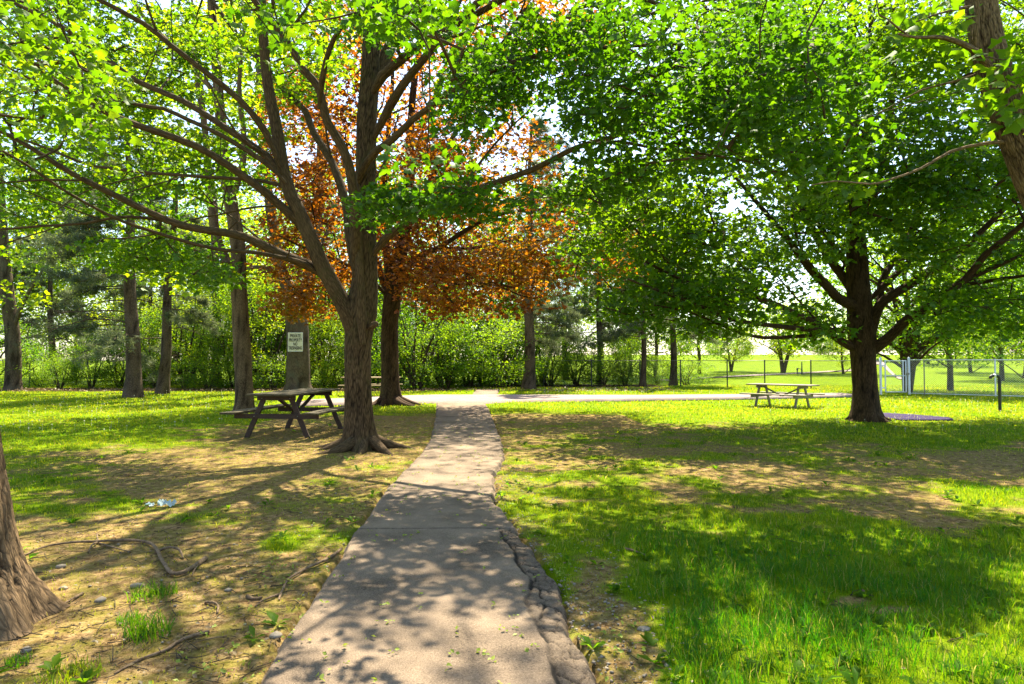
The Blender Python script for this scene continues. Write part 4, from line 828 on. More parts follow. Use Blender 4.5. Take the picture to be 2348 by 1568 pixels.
for i, (x, d, k, s_, lb) in enumerate([
    (-40, 34, 1, .95, 'dark hedge shrub cut by the left edge'), (60, 37, 2, .9, 'low open shrub right of the dark broad trunk'), (130, 35.5, 0, .62, 'small thin shrub on the open left stretch of hedge'), (205, 36, 0, .72, 'stemmy shrub between the far left trunk and the larger left pine'),
    (262, 37, 0, .9, 'bright shrub just left of the larger left pine'), (340, 36, 1, .85, 'bright shrub behind the two left pines'), (420, 36.5, 3, .9, 'tall pale shrub right of the slimmer left pine'), (455, 34.5, 2, 1.0, 'low dark shrub left of the slim hedge trunk'), (520, 36, 1, .9, 'green shrub behind the tall brown trunk'), (600, 37, 3, .95, 'pale yellow shrub between the tall brown trunk and the sign'),
    (622, 35.2, 2, 1., 'low dark shrub left of the signed trunk foot'), (745, 37, 3, .95, 'pale shrub right of the signed trunk'), (770, 35.4, 2, 1., 'low shrub behind the middle picnic table end'), (865, 36, 1, .9, 'shrub behind the copper tree trunk'), (950, 35, 1, 1.05, 'round many stemmed shrub right of the copper tree trunk'), (1015, 35.5, 0, 1.2, 'dark shrub left of the spur path'),
    (1075, 37, 1, .9, 'shrub closing the view straight behind the spur path'), (1150, 36.5, 0, 1.1, 'dark shrub between the spur path and the tall pine'), (1180, 39, 3, .9, 'tall bright shrub right behind the tall pine'), (1262, 38.5, 1, .85, 'green shrub right of the tall pine'), (1320, 40, 0, .85, 'light shrub in the middle of the right hedge'), (1385, 40, 2, 1.25, 'low shrub under the greyish pine'),
    (1432, 40, 0, .75, 'shrub left of the close pine pair'), (1580, 40, 2, .95, 'last small shrub of the hedge, right of the close pine pair'), (1510, 42, 2, .8, 'small shrub between the close pine pair'), (-130, 36, 3, 1., 'tall shrub beyond the left edge of the hedge'), (700, 40, 1, 1.1, 'tall shrub showing behind the signed trunk'), (310, 40, 3, 1.0, 'tall pale shrub behind the larger left pine'), (900, 40, 3, 1.1, 'tall pale shrub peeping over behind the copper tree'), (1030, 40, 3, 1.1, 'tall pale shrub over the spur path'),
    (560, 41, 3, 1.15, 'tall pale shrub right behind the tall brown trunk'), (650, 42, 3, 1.2, 'tallest pale shrub left behind the signed trunk'), (800, 41.5, 3, 1.15, 'tall pale shrub left of the near maple trunk, back row'), (845, 43, 1, 1.3, 'tall dark shrub in the back row behind the near maple trunk'), (975, 42, 3, 1.2, 'tall pale shrub in the back row right of the copper tree trunk'), (1100, 41.5, 3, 1.15, 'tall pale shrub in the back row above the spur path end'), (1165, 42.5, 1, 1.3, 'tall dark shrub in the back row left of the path end pine'), (1240, 43, 3, 1.0, 'pale shrub in the back row right of the path end pine'), (470, 42, 1, 1.1, 'dark shrub in the back row behind the slim hedge trunk'), (390, 43, 3, .9, 'pale shrub in the back row right of the two left pines')]):
    X = (x-UW/2)/F*d; g_ = np.random.default_rng(i); k0 = S[k]
    sx = s_*(.85+.45*g_.random()); slots.append((k0, (X, d+g_.random()*1.2, float(hill(X, d))), g_.random()*6.28, (sx, sx, s_*(.7+.6*g_.random())), lb))
used = set()
for (k0, loc, rz, s_, lb) in slots:
    if id(k0) not in used: used.add(id(k0)); k0.location = loc; k0.rotation_euler = (0, 0, rz); k0.scale = s_; k0['label'] = lb
    else: copy_tree(k0, loc, rz, s_, lb)

# ---- background deciduous trees
def bg_proto(seed, h, rad, zc, ncl, size, mat, bark, tr_r=.16, multi=1, per=26, lab='x', cat='tree', fl=.5):
    global rng
    keep = rng; rng = np.random.default_rng(seed); g = rng; t = Tree(.006)
    for s0 in range(multi):
        a0 = 6.28*s0/multi+g.random(); off = (.0 if multi == 1 else .06*rad); z = np.linspace(0, h*.85, 9); P = np.stack([off*math.cos(a0)*z/h*6+.15*np.sin(z*.7+seed), off*math.sin(a0)*z/h*6+.1*np.cos(z*.5), z-.05*(z < .01)], 1); t.limb(P, tr_r*(1-.85*z/(h*.9))/(1 if multi == 1 else 1.25)+.01, .5, 12, False)
        for k in range(9):
            zz = zc*.55+(h*.8-zc*.55)*k/9; a = g.random()*6.28; i = int(zz/(h*.85)*8); b = P[min(i, 8)]; L = rad*(.5+.4*g.random()); d = np.array([math.cos(a), math.sin(a), 0])
            t.limb(np.array([b, b+d*L*.5+[0, 0, L*.35], b+d*L+[0, 0, L*.55]]), np.array([tr_r*.4, tr_r*.22, .012]), .5, 6, False)
    v = g.normal(size=(ncl, 3)); v /= np.linalg.norm(v, axis=1)[:, None]; q = (.2+.8*g.random(ncl))**(1/2.4); C = v*q[:, None]*[rad, rad, (h-zc*.45)*.5]+[0, 0, (h+zc*.55)*.5]; C = C[C[:, 2] > zc*.6]; C = C[fbm(C*.5, 2, seed) > .42]
    o = empty('park_tree', (0, 0, 0)); m_ = MB(); t.wood(m_, bark_disp(.02, 9, 2, seed, .2)); dirs = t.grow(C, m_); fo = MB(); foliage(fo, C, dirs, 'oval', size, per, .8, tone=.5, flat=fl, tilt=.8)
    m_.build('trunk', bark, o); fo.build('crown', mat, o); rng = keep; tag(o, 'x', 'tree', 'trees standing beyond the fence and hedge'); print('bg', fo.n); return o
T_ = [bg_proto(201, 11, 4.4, 1.6, 700, .17, M['ash'], M['barkgrey'], .13), bg_proto(202, 13, 4.8, 2.6, 700, .17, M['shrub'], M['barkpine'], .16), bg_proto(203, 6.5, 3.4, 2.6, 380, .17, M['ash'], M['barkgrey'], .20, 2), bg_proto(204, 8.5, 4.0, 2.6, 520, .18, M['shrub'], M['barkdark'], .22, 3), bg_proto(205, 7, 4.0, .8, 500, .30, M['far'], M['barkdark'], .2, 1, 20)]
BT = [ # px, depth, proto, scale, label
    (2085, 31.5, 3, 1.0, 'many limbed tree right behind the white metal gate'), (2172, 33, 1, .8, 'ivy clad thick trunk beyond the chain fence, right of the gate'), (1800, 62, 2, 1.15, 'twin trunk yellowish tree on the field beside the far path'), (1678, 64, 2, .75, 'small thin tree on the field left of the twin trunk tree'),
    (1931, 60, 0, .72, 'slender tree on the field left of the right maple trunk'), (2003, 90, 0, .8, 'slender far tree just right of the right maple trunk'), (2225, 62, 0, 1.0, 'pale tree in the grove beyond the right fence'), (2290, 48, 1, .9, 'tall tree in the grove behind the black pipe'), (2350, 52, 0, 1.1, 'grove tree cut by the right edge'), (2130, 80, 1, .9, 'tall tree in the back of the grove'), (2420, 40, 1, 1., 'grove tree outside the right edge'), (2190, 95, 0, 1., 'farthest pale tree of the grove'),
    (1500, 52, 0, 1.05, 'bright ivy covered tree between the close pine pair'), (1440, 56, 1, 1.0, 'tall tree behind the right hedge'), (1300, 50, 0, 1.1, 'tall pale tree behind the path end pine'), (1130, 48, 1, 1.0, 'tall tree behind the copper crown'), (1010, 50, 0, 1.15, 'pale tree behind the round many stemmed shrub'), (860, 47, 1, 1.05, 'tall tree behind the copper tree trunk'), (740, 50, 0, 1.2, 'pale tree behind the signed trunk, to its right'), (610, 46, 0, 1.1, 'pale tree behind the signed trunk, to its left'),
    (450, 52, 1, 1.0, 'tall tree behind the slim hedge trunk'), (330, 50, 0, 1.15, 'pale tree behind the two left pines'), (170, 58, 0, 1.2, 'pale tree behind the open left stretch of hedge'), (30, 48, 0, 1.1, 'pale tree at the far left behind the hedge'), (-90, 44, 1, 1., 'tall tree beyond the left edge'),
    (1600, 60, 1, .95, 'tall tree at the right end of the hedge')]
FT = [(1560, 190, 1.0), (1640, 210, .8), (1790, 170, .75), (1880, 200, 1.), (1920, 150, .7), (1700, 230, .9), (1990, 180, 1.0), (2060, 160, 1.0), (2120, 170, 1.1), (2200, 150, 1.1), (2260, 160, 1.), (2330, 150, 1.1), (2400, 160, 1.), (1440, 200, 1.), (200, 190, .9), (60, 180, 1.), (320, 200, .9)]
FL = ['first dark clump of the far tree line from the hedge end', 'small far tree left of the soccer goal', 'far dark tree just right of the soccer goal', 'far tree behind the green post', 'dark bushy far tree between the green post and the slender field tree', 'far tree left behind the soccer goal', 'far tree behind the right maple trunk', 'far tree above the metal gate', 'far tree right above the gate', 'far tree behind the ivy clad trunk', 'far tree behind the grove, left part', 'far tree behind the black pipe', 'far tree at the right edge', 'far tree seen through the right hedge', 'far tree seen over the open left hedge', 'far tree at the far left over the hedge', 'far tree behind the two left pines']
used = set()
def put(k0, x, d, s_, lb, seed, group=None):
    if x < 1320 and d < 100: s_ *= 1.0+.45*np.random.default_rng(seed+7).random()
    g_ = np.random.default_rng(seed); X = (x-UW/2)/F*d; loc = (X, d, float(hill(X, d))-.03); s3 = (s_, s_, s_*(.92+.16*g_.random())); rz = g_.random()*6.28
    if id(k0) not in used: used.add(id(k0)); k0.location = loc; k0.rotation_euler = (0, 0, rz); k0.scale = s3; k0['label'] = lb; k0['group'] = group or k0['group']
    else: copy_tree(k0, loc, rz, s3, lb, group)
for i, (x, d, k, s_, lb) in enumerate(BT): put(T_[k], x, d, s_, lb, i)
for i, ((x, d, s_), lb) in enumerate(zip(FT, FL)): put(T_[4], x, d, s_, lb, 50+i, 'far tree line across the field')

# ------------------------------------------------------------------ picnic tables
def table(label, c, ang, L, s, wood, top, group='wooden picnic tables'):
    z0 = float(gz(np.array([c[0]]), np.array([c[1]]))[0]) if c[1] < 24 else .0
    o = tag(empty('picnic_table', (c[0], c[1], z0), ang), label, 'picnic table', group)   # long axis = local y
    m_ = MB(); W = .80*s; n = 5; pw = W/n
    for i in range(n): box(m_, (-W/2+pw*(i+.5), (i % 2-.5)*.006, .76*s), (pw-.008, L+.01*(i % 3), .038), bev=.004)
    m_.build('tabletop', top, o, False)
    for sd in (-1, 1):
        m_ = MB()
        for j in (0, 1): box(m_, (sd*(.66*s+j*.135*s), 0, .445*s), (.128*s, L-.004*j, .038), bev=.004)
        m_.build('seat', top, o, False)
    for e in (-1, 1):
        y = e*(L/2-.36)
        m_ = MB(); box(m_, (0, y, .695*s), (W*.86, .045, .09), bev=.004); m_.build('top_rail', wood, o, False)
        m_ = MB(); box(m_, (0, y+.0*e, .378*s), (1.52*s, .045, .092), bev=.004); m_.build('seat_rail', wood, o, False)
        for sd in (-1, 1):
            a = math.atan2(.33*s, .74*s); m_ = MB(); box(m_, (sd*.395*s, y-e*.047, .355*s), (.095, .045, .80*s), roty(-sd*a), .004); leg = m_.build('leg', wood, o, False)
            for zz in (.378, .69):
                bm_ = MB()
                xx = sd*(.56*s-(zz-0)*.445*s)
                P = np.array([[xx, y-e*.075, zz*s], [xx, y+e*.032, zz*s]]); tube(bm_, P, np.array([.011, .011]), 8); bm_.build('bolt', M['bolt'], leg)
        m_ = MB(); dy = L/2-.36-.10; l_ = math.hypot(dy, .30*s); box(m_, (0, e*(dy*.5+.02), .53*s), (.07, l_, .042), rotx(e*math.atan2(.30*s, dy)), .004); m_.build('brace', wood, o, False)
    return o
table('dark brown picnic table with mossy top, left of the big forked maple', (-4.40, 14.0), -R(6), 2.6, 1.10, M['wooddark'], M['mosswood'])
table('tan picnic table seen side on behind the big forked trunk', (-5.95, 28.9), R(90), 2.4, 1.0, M['woodtan'], M['woodtan'])
table('weathered grey picnic table on the lawn left of the right maple', (8.68, 22.0), R(44), 2.1, .93, M['woodgrey'], M['woodgrey'])

# ------------------------------------------------------------------ sign on the trunk
def sign():
    D = float(bD[1])-.62; c = at(677, 784, D); o = tag(empty('warning_sign', c, R(0)), 'white private property no trespassing sign nailed to the grey forked trunk', 'sign')
    W = 34/F*D; Hh = 43.5/F*D; m_ = MB(); box(m_, (0, 0, 0), (W, .008, Hh), bev=.002); m_.build('sign_plate', M['signface'], o, False)
    m_ = MB()
    for (x, z, sx, sz) in ((0, Hh/2-.006, W, .012), (0, -Hh/2+.006, W, .012), (-W/2+.006, 0, .012, Hh-.024), (W/2-.006, 0, .012, Hh-.024)): box(m_, (x, -.003, z), (sx, .008, sz), bev=.001)
    m_.build('border', M['galv'], o, False)
    for (txt, zc, wf) in (('PRIVATE', .315, .70), ('PROPERTY', .095, .88), ('NO', -.115, .26), ('TRESPASSING', -.325, .88)):
        cu = bpy.data.curves.new('lettering', 'FONT'); cu.body = txt; cu.align_x = 'CENTER'; cu.align_y = 'CENTER'; cu.size = 1; cu.extrude = .004; cu.offset = .018
        t = bpy.data.objects.new('lettering', cu); COL.objects.link(t); t.parent = o; cu.materials.append(M['ink']); bpy.context.view_layer.update()
        me = bpy.data.meshes.new_from_object(t.evaluated_get(bpy.context.evaluated_depsgraph_get())); COL.objects.unlink(t); bpy.data.objects.remove(t)
        t = bpy.data.objects.new('lettering', me); COL.objects.link(t); t.parent = o; bpy.context.view_layer.update()
        d = t.dimensions; t.scale = (wf*W/d.x, .175*Hh/d.y, 1); t.rotation_euler = (math.pi/2, 0, 0); t.location = (0, -.008, zc*Hh)
    for z in (.455, -.455):
        m_ = MB(); tube(m_, np.array([[0, 0, 0], [0, -.008, 0]]), np.array([.014, .012]), 10); b = m_.build('nail', M['bolt'], o); b.location = (0, -.004, z*Hh)
sign()

# ------------------------------------------------------------------ fences
def chain(mb, a, b, z0, h, pitch, r):
    a = np.array(a, float); b = np.array(b, float); L = np.linalg.norm(b-a); d = (b-a)/L; k = int(L/pitch)
    nrm = np.array([-d[1], d[0], 0]); 
    for s in (-1, 1):
        x0 = np.arange(-h, L, pitch) if s > 0 else np.arange(0, L+h, pitch)
        for x in x0:
            xa, xb = (x, x+h) if s > 0 else (x, x-h); za, zb = 0, h
            if s > 0:
                if xa < 0: za = -xa; xa = 0
                if xb > L: zb = h-(xb-L); xb = L
            else:
                if xa > L: za = xa-L; xa = L
                if xb < 0: zb = h+xb; xb = 0
            if zb-za < .02: continue
            p = a+d*xa+nrm*r*s+[0, 0, z0+za]; q = a+d*xb+nrm*r*s+[0, 0, z0+zb]; u = np.array([0, 0, 1.])*r
            mb.add([p+nrm*r, p-nrm*r*.5+u, p-nrm*r*.5-u, q+nrm*r, q-nrm*r*.5+u, q-nrm*r*.5-u], np.array([[0, 1, 4, 3], [1, 2, 5, 4], [2, 0, 3, 5]]))
def rod(mb, a, b, r, seg=10): tube(mb, np.array([a, b], float), np.array([r, r]), seg)
gA = gnd(2019, 905); gB = gnd(2084, 905); gC = gnd(2350, 912.5); dC = (gC-gB); gE = gB+dC*1.35
H1 = 1.5
o = tag(empty('chain_link_fence', gB), 'silver chain link fence right of the gate, running past the black pipe', 'fence'); L_ = np.linalg.norm(gE-gB); dr = (gE-gB)/L_
def rel(p): return np.array([p[0]-gB[0], p[1]-gB[1], 0])
m_ = MB(); chain(m_, rel(gB)+dr*.08, rel(gE), .05, H1-.07, .085, .0045); m_.build('mesh', M['wire'], o, False)
m_ = MB(); rod(m_, rel(gB)+[0, 0, H1], rel(gE)+[0, 0, H1], .021); m_.build('top_rail', M['galv'], o)
m_ = MB(); rod(m_, rel(gB)+[0, 0, .07], rel(gE)+[0, 0, .07], .017); m_.build('bottom_rail', M['galv'], o)
for x in (2119, 2282, 2450):
    g_ = gnd(x, 905+(x-2084)*.028); t = np.dot(rel(g_), dr); m_ = MB(); rod(m_, dr*t+[0, 0, -.05], dr*t+[0, 0, H1+.03], .028 if x != 2119 else .022); m_.build('post', M['galv'] if x != 2119 else M['bolt'], o)
o = tag(empty('metal_gate', gA), 'silver metal gate in the chain link fence right of the right maple', 'gate')
W = float(np.linalg.norm(gB-gA)); dg = (gB-gA)/W
for x in (0, W): m_ = MB(); rod(m_, dg*x+[0, 0, -.05], dg*x+[0, 0, 1.60], .05 if x == 0 else .052, 14); m_.build('post', M['galv'], o)
m_ = MB(); x0, x1 = .20, W-.11
for z in (.12, .82, 1.46): rod(m_, dg*x0+[0, 0, z], dg*x1+[0, 0, z], .024)
for x in (x0, x1-.02, x1-.14): rod(m_, dg*x+[0, 0, .12], dg*x+[0, 0, 1.48], .028)
fr = m_.build('gate_frame', M['galv'], o); m_ = MB(); chain(m_, dg*x0, dg*(x1-.14), .14, 1.30, .085, .0045); m_.build('mesh', M['wire'], o, False)
for z in (.3, 1.25): m_ = MB(); box(m_, dg*.1+np.array([0, 0, z]), (.2, .05, .06), rotz(math.atan2(dg[1], dg[0]))); m_.build('hinge', M['galv'], o, False)
m_ = MB(); box(m_, dg*(W-.07)+np.array([0, -.03, .9]), (.14, .06, .09)); m_.build('latch', M['bolt'], o, False)
pl = [gnd(2019, 905), gnd(1859, 891.5), gnd(1753, 888.5), gnd(1667, 887.5), gnd(1560, 887), gnd(1467, 886)]
pl = [np.array([p[0], p[1], 0]) for p in pl]; 
while pl[-1][0] > -36: q = pl[-1]; pl.append(np.array([q[0]-2.7, 39.5 if q[1] > 39 else q[1]+.3, 0]))
o = tag(empty('chain_link_fence', pl[0]), 'thin dark chain link fence running behind the hedge and along the field', 'fence'); q0 = pl[0]
m_ = MB(); tr_ = MB()
for i, (p, q) in enumerate(zip(pl[:-1], pl[1:])):
    a = p-q0; b = q-q0; chain(m_, a, b, .04, 1.40, .10, .0035); rod(tr_, a+[0, 0, 1.46], b+[0, 0, 1.46], .018, 6)
m_.build('mesh', M['darkwire'], o, False); tr_.build('top_rail', M['bolt'], o)
for p in pl[1:]: m_ = MB(); rod(m_, [0, 0, -.05], [0, 0, 1.5], .035, 8); c_ = m_.build('post', M['darkwire'], o); c_.location = p-q0

# ------------------------------------------------------------------ standpipe, boards, goal, post
b = gnd(2292, 942); o = tag(empty('standpipe', (b[0], b[1], 0)), 'black hooked standpipe on the lawn in front of the right fence', 'pipe'); s_ = 1/ (F/b[1])
Hp = (942-862)*s_; m_ = MB(); P = np.array([[0, 0, -.05], [0, 0, .5*Hp], [0, 0, Hp-.10], [-.015, 0, Hp-.03], [-.07, 0, Hp], [-.16, 0, Hp+.005], [-.235, 0, Hp-.01], [-.262, 0, Hp-.05], [-.265, 0, Hp-.085]]); Q, r = resample(P, np.full(len(P), .044), .03); tube(m_, Q, r, 18, cap=False); m_.build('pipe', M['blackpaint'], o)
m_ = MB(); tube(m_, np.array([[-.12, 0, Hp+.004], [-.17, 0, Hp+.004]]), np.array([.05, .05]), 18); m_.build('collar', M['galv'], o); m_ = MB(); tube(m_, np.array([[0, 0, Hp-.20], [0, 0, Hp-.14]]), np.array([.05, .05]), 18); m_.build('joint', M['blackpaint'], o)
# boards
c4 = gnd([1995, 2100, 2170, 2120, 2000], [952, 954.5, 959.5, 965, 965]); b = c4.mean(0); o = tag(empty('ground_boards', (b[0], b[1], 0)), 'flat purple grey slatted boards lying in the grass right of the right maple trunk', 'boards')
xs0, xs1 = c4[0][0], c4[2][0]; y0, y1 = 16.75, 18.9; nB = 11; m_ = MB()
for k in range(nB):
    y = y0+(y1-y0)*(k+.5)/nB; xr = xs1-1.1*abs(k-3)/nB; xl = xs0-.2; z = float(np.max(gz(np.array([xl, xr, (xl+xr)/2]), np.array([y]*3))))+.028+.003*(k % 2); box(m_, ((xl+xr)/2-b[0], y-b[1], z), (xr-xl, (y1-y0)/nB-.02, .03), rotx(0)@rotz(-.012*(k % 3)), .004)
m_.build('slats', M['purple'], o, False); m_ = MB()
for t in (.15, .5, .8): box(m_, (xs0+(xs1-xs0)*t-b[0], (y0+y1)/2-b[1], .015), (.09, y1-y0-.3, .03))
m_.build('bearers', M['bolt'], o, False)
# soccer goal
D = 205.; pL = at(1732, 822, D); zb = float(hill(pL[0], D)); o = tag(empty('soccer_goal', (pL[0], D, zb)), 'white soccer goal far across the field', 'goal'); m_ = MB()
rod(m_, (0, 0, 0), (0, 0, 2.44), .10); m_.build('post', M['white'], o); m_ = MB(); rod(m_, (7.3, 0, 0), (7.3, 0, 2.44), .10); m_.build('post', M['white'], o); m_ = MB(); rod(m_, (-.1, 0, 2.44), (7.4, 0, 2.44), .10); m_.build('crossbar', M['white'], o)
m_ = MB()
for x in (0, 7.3): rod(m_, (x, 0, 2.44), (x, 1.0, 2.3), .05); rod(m_, (x, 1.0, 2.3), (x, 2.2, .05), .05)
rod(m_, (0, 2.2, .05), (7.3, 2.2, .05), .05); m_.build('net_frame', M['white'], o)
# green post with side arm
b = gnd(1838, 858.5); o = tag(empty('drinking_fountain', b), 'dark green post with a side arm and bowl beside the far path', 'drinking fountain'); k = b[1]/F; Hq = 29*k
m_ = MB(); tube(m_, np.array([[0, 0, -.05], [0, 0, Hq*.5], [0, 0, Hq]]), np.array([3.3, 2.6, 1.9])*k*.5*1.1, 14); m_.build('post', M['greenpaint'], o)
m_ = MB(); P = np.array([[0, 0, Hq*.36], [-3.*k, 0, Hq*.43], [-7*k, 0, Hq*.46], [-10*k, 0, Hq*.5]]); tube(m_, *resample(P, np.full(4, .7*k), .1), 10); m_.build('arm', M['greenpaint'], o)
m_ = MB(); z = np.array([0, .1, .25, .42, .5, .52])*Hq; tube(m_, np.stack([0*z-10.5*k, 0*z, z], 1), np.array([.8, .9, 1.2, 2.0, 1.6, .3])*k, 14); m_.build('bowl', M['greenpaint'], o)
m_ = MB(); box(m_, (5*k, 0, .6*k), (5*k, 3*k, 1.6*k), bev=.02); m_.build('foot_block', M['bolt'], o, False)

# ------------------------------------------------------------------ fallen wood and small things
def ground_stick(label, lines, name='fallen_branch', lift=.02, cat='branch', group=None, mat='stick'):
    c = gnd(lines[0][0][0][0], lines[0][0][0][1]); o = tag(empty(name, (c[0], c[1], 0)), label, cat, group); m_ = MB()
    for (pts, w0, w1, lf) in lines:
        P = gnd([p[0] for p in pts], [p[1] for p in pts]); t = np.linspace(0, 1, len(P)); r = (w0+(w1-w0)*t)/2/F*P[:, 1]; P[:, 2] = gz(P[:, 0], P[:, 1])+r*.8+lf*np.sin(t*math.pi)**.5+.006
        Q, rr = resample(P, r, .02); rr = rr*(1+.18*(fbm(np.stack([np.arange(len(rr))*.35, 0*rr, 0*rr], 1), 3, 4)-.5)*2); tube(m_, Q-[c[0], c[1], 0], rr, 12, bark_disp(.003, 40, 12, 7))
    m_.build('wood', M[mat], o); return o
ground_stick('long crooked fallen branch hooked at its thick end, right of the left trunk', [
    ([(471, 1286), (440, 1310), (413, 1323), (392, 1322), (378, 1305), (368, 1290), (360, 1270), (345, 1254), (320, 1249), (289, 1248), (223, 1249), (165, 1250), (116, 1257), (80, 1268), (58, 1277)], 10, 4, .012),
    ([(223, 1249), (212, 1258), (202, 1270)], 5, 3, .02), ([(228, 1250), (260, 1262), (300, 1268)], 4, 2, .01), ([(355, 1272), (385, 1270), (410, 1274), (420, 1284)], 7, 4, .03), ([(225, 1248), (222, 1238), (230, 1232)], 4, 2, .03), ([(460, 1292), (448, 1310), (440, 1324)], 4, 2, .01)])
ground_stick('thin forked dead stick along the left edge of the path', [([(782, 1263), (755, 1285), (725, 1300), (700, 1312), (678, 1325), (660, 1337), (645, 1365), (639, 1380)], 7, 5, .01), ([(640, 1368), (620, 1378), (600, 1386), (585, 1396)], 6, 3, .01)])
ground_stick('crooked stick half buried in dirt at the bottom left', [([(479, 1455), (440, 1466), (409, 1478), (385, 1496), (363, 1506), (325, 1518), (289, 1537), (262, 1552)], 8, 5, .0), ([(520, 1463), (480, 1470), (440, 1480)], 3, 2, .0)])
ground_stick('short twig at the foot of the left trunk', [([(190, 1365), (160, 1385), (130, 1400)], 6, 3, .01)], 'fallen_twig', cat='twig', group='twigs on the bare earth')
ground_stick('dark curved twig right of the spiky grass tuft', [([(470, 1388), (488, 1392), (500, 1400), (498, 1412)], 6, 4, .01)], 'fallen_twig', cat='twig', group='twigs on the bare earth')
ground_stick('short pale stick on dirt just right of the crumbled path edge', [([(1430, 1262), (1450, 1270), (1478, 1277)], 6, 4, .01)], 'fallen_twig', cat='twig', group='twigs on the bare earth')
ground_stick('short stub of wood in the dirt left of the thin forked stick', [([(566, 1376), (580, 1380), (600, 1377)], 8, 6, .0)], 'fallen_twig', cat='twig', group='twigs on the bare earth')
# countless little twigs
m_ = MB(); n = 5000; Y = 2.9+rng.random(n)**1.3*13; X = (rng.random(n)*2-1)*.78*Y; c, lit, ct = cover(X, Y); k = ~on_path(X, Y, .02) & (rng.random(n) < 1.1-c) & ((X < 0) | (rng.random(n) < .5)); X, Y = X[k], Y[k]; Z = gz(X, Y)
for x, y, z in zip(X, Y, Z):
    a = rng.random()*3.14; l = .03+.20*rng.random()**2; d = np.array([math.cos(a), math.sin(a), .05])*l; p = np.array([x, y, z+.014]); q = p+d*.5+rng.normal(size=3)*[.2, .2, .05]*l; tube(m_, np.array([p, q, p+d]), np.array([.0024, .002, .001])*(.7+.7*rng.random()), 4)
tag(m_.build('twig_litter', M['twig']), 'countless small dry twigs strewn over the bare earth', 'twigs', kind='stuff')
m_ = MB(); n = 13000; Y = 2.9+rng.random(n)**1.2*16; X = (rng.random(n)*2-1)*.78*Y; c, lit, ct = cover(X, Y); k = ~on_path(X, Y, .0) & (rng.random(n) < 1.05-c); X, Y = X[k], Y[k]; P = np.stack([X, Y, gz(X, Y)+.016], 1); leaves(m_, P, .028*np.ones(len(P)), 'oval', rng.random(len(P))**1.4, .35)
n2 = 2600; Y = 32.4+rng.random(n2)*3; X = -32+rng.random(n2)*40; P = np.stack([X, Y, 0*X+.05], 1); leaves(m_, P, .12*np.ones(n2), 'oval', rng.random(n2), .6)
tag(m_.build('leaf_litter', M['deadleaf']), 'dry brown dead leaves on the bare earth and under the hedge', 'dead leaves', kind='stuff')
m_ = MB(); n = 1500; Y = 2.9+rng.random(n)**1.5*12; l, r_ = edge(Lp, Y), edge(Rp, Y); X = l-.5+(r_-l+1.0)*rng.random(n); inp = on_path(X, Y, -.03); kk = rng.random(n) < np.where(inp, .22, .6); X, Y, inp = X[kk], Y[kk], inp[kk]; P = np.stack([X, Y, np.where(inp, .050, gz(X, Y)+.02)], 1)
for j in range(3): leaves(m_, P+rng.normal(size=P.shape)*[.014, .014, .002]+[0, 0, .003], .028*np.ones(len(P)), 'oval', rng.random(len(P)), .5)
tag(m_.build('fallen_blossom', M['seed']), 'yellow green fallen maple blossom sprinkled on the path and its edges', 'blossom', kind='stuff')
def ico(r, sq=(1, 1, .6), seed=0):
    g = np.random.default_rng(seed); t = (1+5**.5)/2; V = np.array([(-1, t, 0), (1, t, 0), (-1, -t, 0), (1, -t, 0), (0, -1, t), (0, 1, t), (0, -1, -t), (0, 1, -t), (t, 0, -1), (t, 0, 1), (-t, 0, -1), (-t, 0, 1)]); V = V/np.linalg.norm(V[0])*r
    Fc = np.array([(0, 11, 5), (0, 5, 1), (0, 1, 7), (0, 7, 10), (0, 10, 11), (1, 5, 9), (5, 11, 4), (11, 10, 2), (10, 7, 6), (7, 1, 8), (3, 9, 4), (3, 4, 2), (3, 2, 6), (3, 6, 8), (3, 8, 9), (4, 9, 5), (2, 4, 11), (6, 2, 10), (8, 6, 7), (9, 8, 1)])
    return V*sq*(1+(g.random((12, 1))-.5)*.5), Fc
m_ = MB(); n = 2600; Y = 2.8+rng.random(n)**1.4*7; side = rng.random(n) < .8; X = np.where(side, edge(Rp, Y)+rng.random(n)**1.5*.75, -3.2+rng.random(n)*2.6); k = ~on_path(X, Y, -.03); X, Y = X[k], Y[k]; Z = gz(X, Y)
for i, (x, y, z) in enumerate(zip(X, Y, Z)):
    V, Fc = ico(.003+.011*rng.random()**4, (1, 1, .6), i); m_.add(V@rotz(rng.random()*6).T+[x, y, z+.008], Fc)
tag(m_.build('gravel', M['stone'], smooth=True), 'small pale gravel stones in the dirt along the crumbled path edge', 'gravel', kind='stuff')
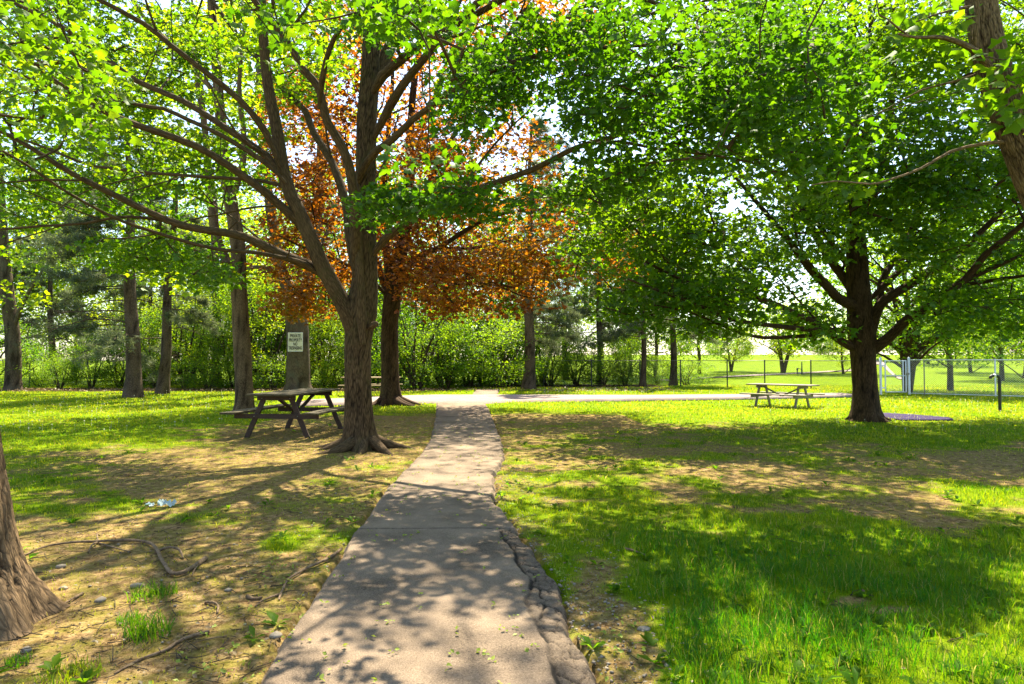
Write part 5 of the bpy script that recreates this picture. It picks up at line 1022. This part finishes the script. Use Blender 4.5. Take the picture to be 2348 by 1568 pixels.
for (x, y, r_, lb) in ((631, 1462, .032, 'white stone at the left edge of the path'), (140, 1303, .028, 'brown stone behind the fallen branch, nearer its thin end'), (146, 1354, .026, 'flat pale stone between the branch and the left trunk'), (312, 1348, .034, 'rounded tan stone in front of the fallen branch bend'), (60, 1498, .026, 'pale stone at the foot of the left trunk'), (523, 1358, .022, 'dark pebble right of the fallen branch hook'), (230, 1380, .028, 'flat grey stone left of the dark green tuft'), (1478, 1446, .030, 'pale stone in the dirt right of the crumbled path edge')):
    p = gnd(x, y); V, Fc = ico(r_, (1.3, 1, .6), int(x)); 
    # one smoothing split for a rounder stone
    E2 = {}; Vl = [tuple(v) for v in V]; nf = []
    def mid(a, b_):
        key = (min(a, b_), max(a, b_))
        if key not in E2: v = (np.array(Vl[a])+np.array(Vl[b_]))*.5*1.12; E2[key] = len(Vl); Vl.append(tuple(v))
        return E2[key]
    for a, b_, c_ in Fc: ab, bc_, ca = mid(a, b_), mid(b_, c_), mid(c_, a); nf += [(a, ab, ca), (b_, bc_, ab), (c_, ca, bc_), (ab, bc_, ca)]
    m_ = MB(); m_.add(np.array(Vl), np.array(nf)); o = m_.build('stone', M['stone']); o.location = (p[0], p[1], float(gz(p[0:1], p[1:2])[0])+r_*.35); tag(o, lb, 'stone', 'loose stones on the bare earth')
for (x, y, s_, lb) in ((381, 1164, .13, 'crumpled pale blue plastic scrap on the bare earth'), (342, 1163, .07, 'smaller pale plastic scrap left of the crumpled one')):
    p = gnd(x, y); n = 15; u = np.linspace(-1, 1, n); U, V_ = np.meshgrid(u, u); q = np.stack([U.ravel(), V_.ravel(), 0*U.ravel()], 1); z = (fbm(q*2.2+5+x, 3, 3)-.35)*s_*1.3; V = np.stack([q[:, 0]*s_*.6+.1*s_*(fbm(q*3, 2, 5)-.5), q[:, 1]*s_*.35*(1+.5*q[:, 0]), np.abs(z)+.01], 1)
    I = np.arange(n*n).reshape(n, n); m_ = MB(); m_.add(V, np.stack([I[:-1, :-1], I[:-1, 1:], I[1:, 1:], I[1:, :-1]], -1).reshape(-1, 4)); o = m_.build('plastic_scrap', M['plastic']); o.location = (p[0], p[1], float(gz(p[0:1], p[1:2])[0])+.005); tag(o, lb, 'litter')
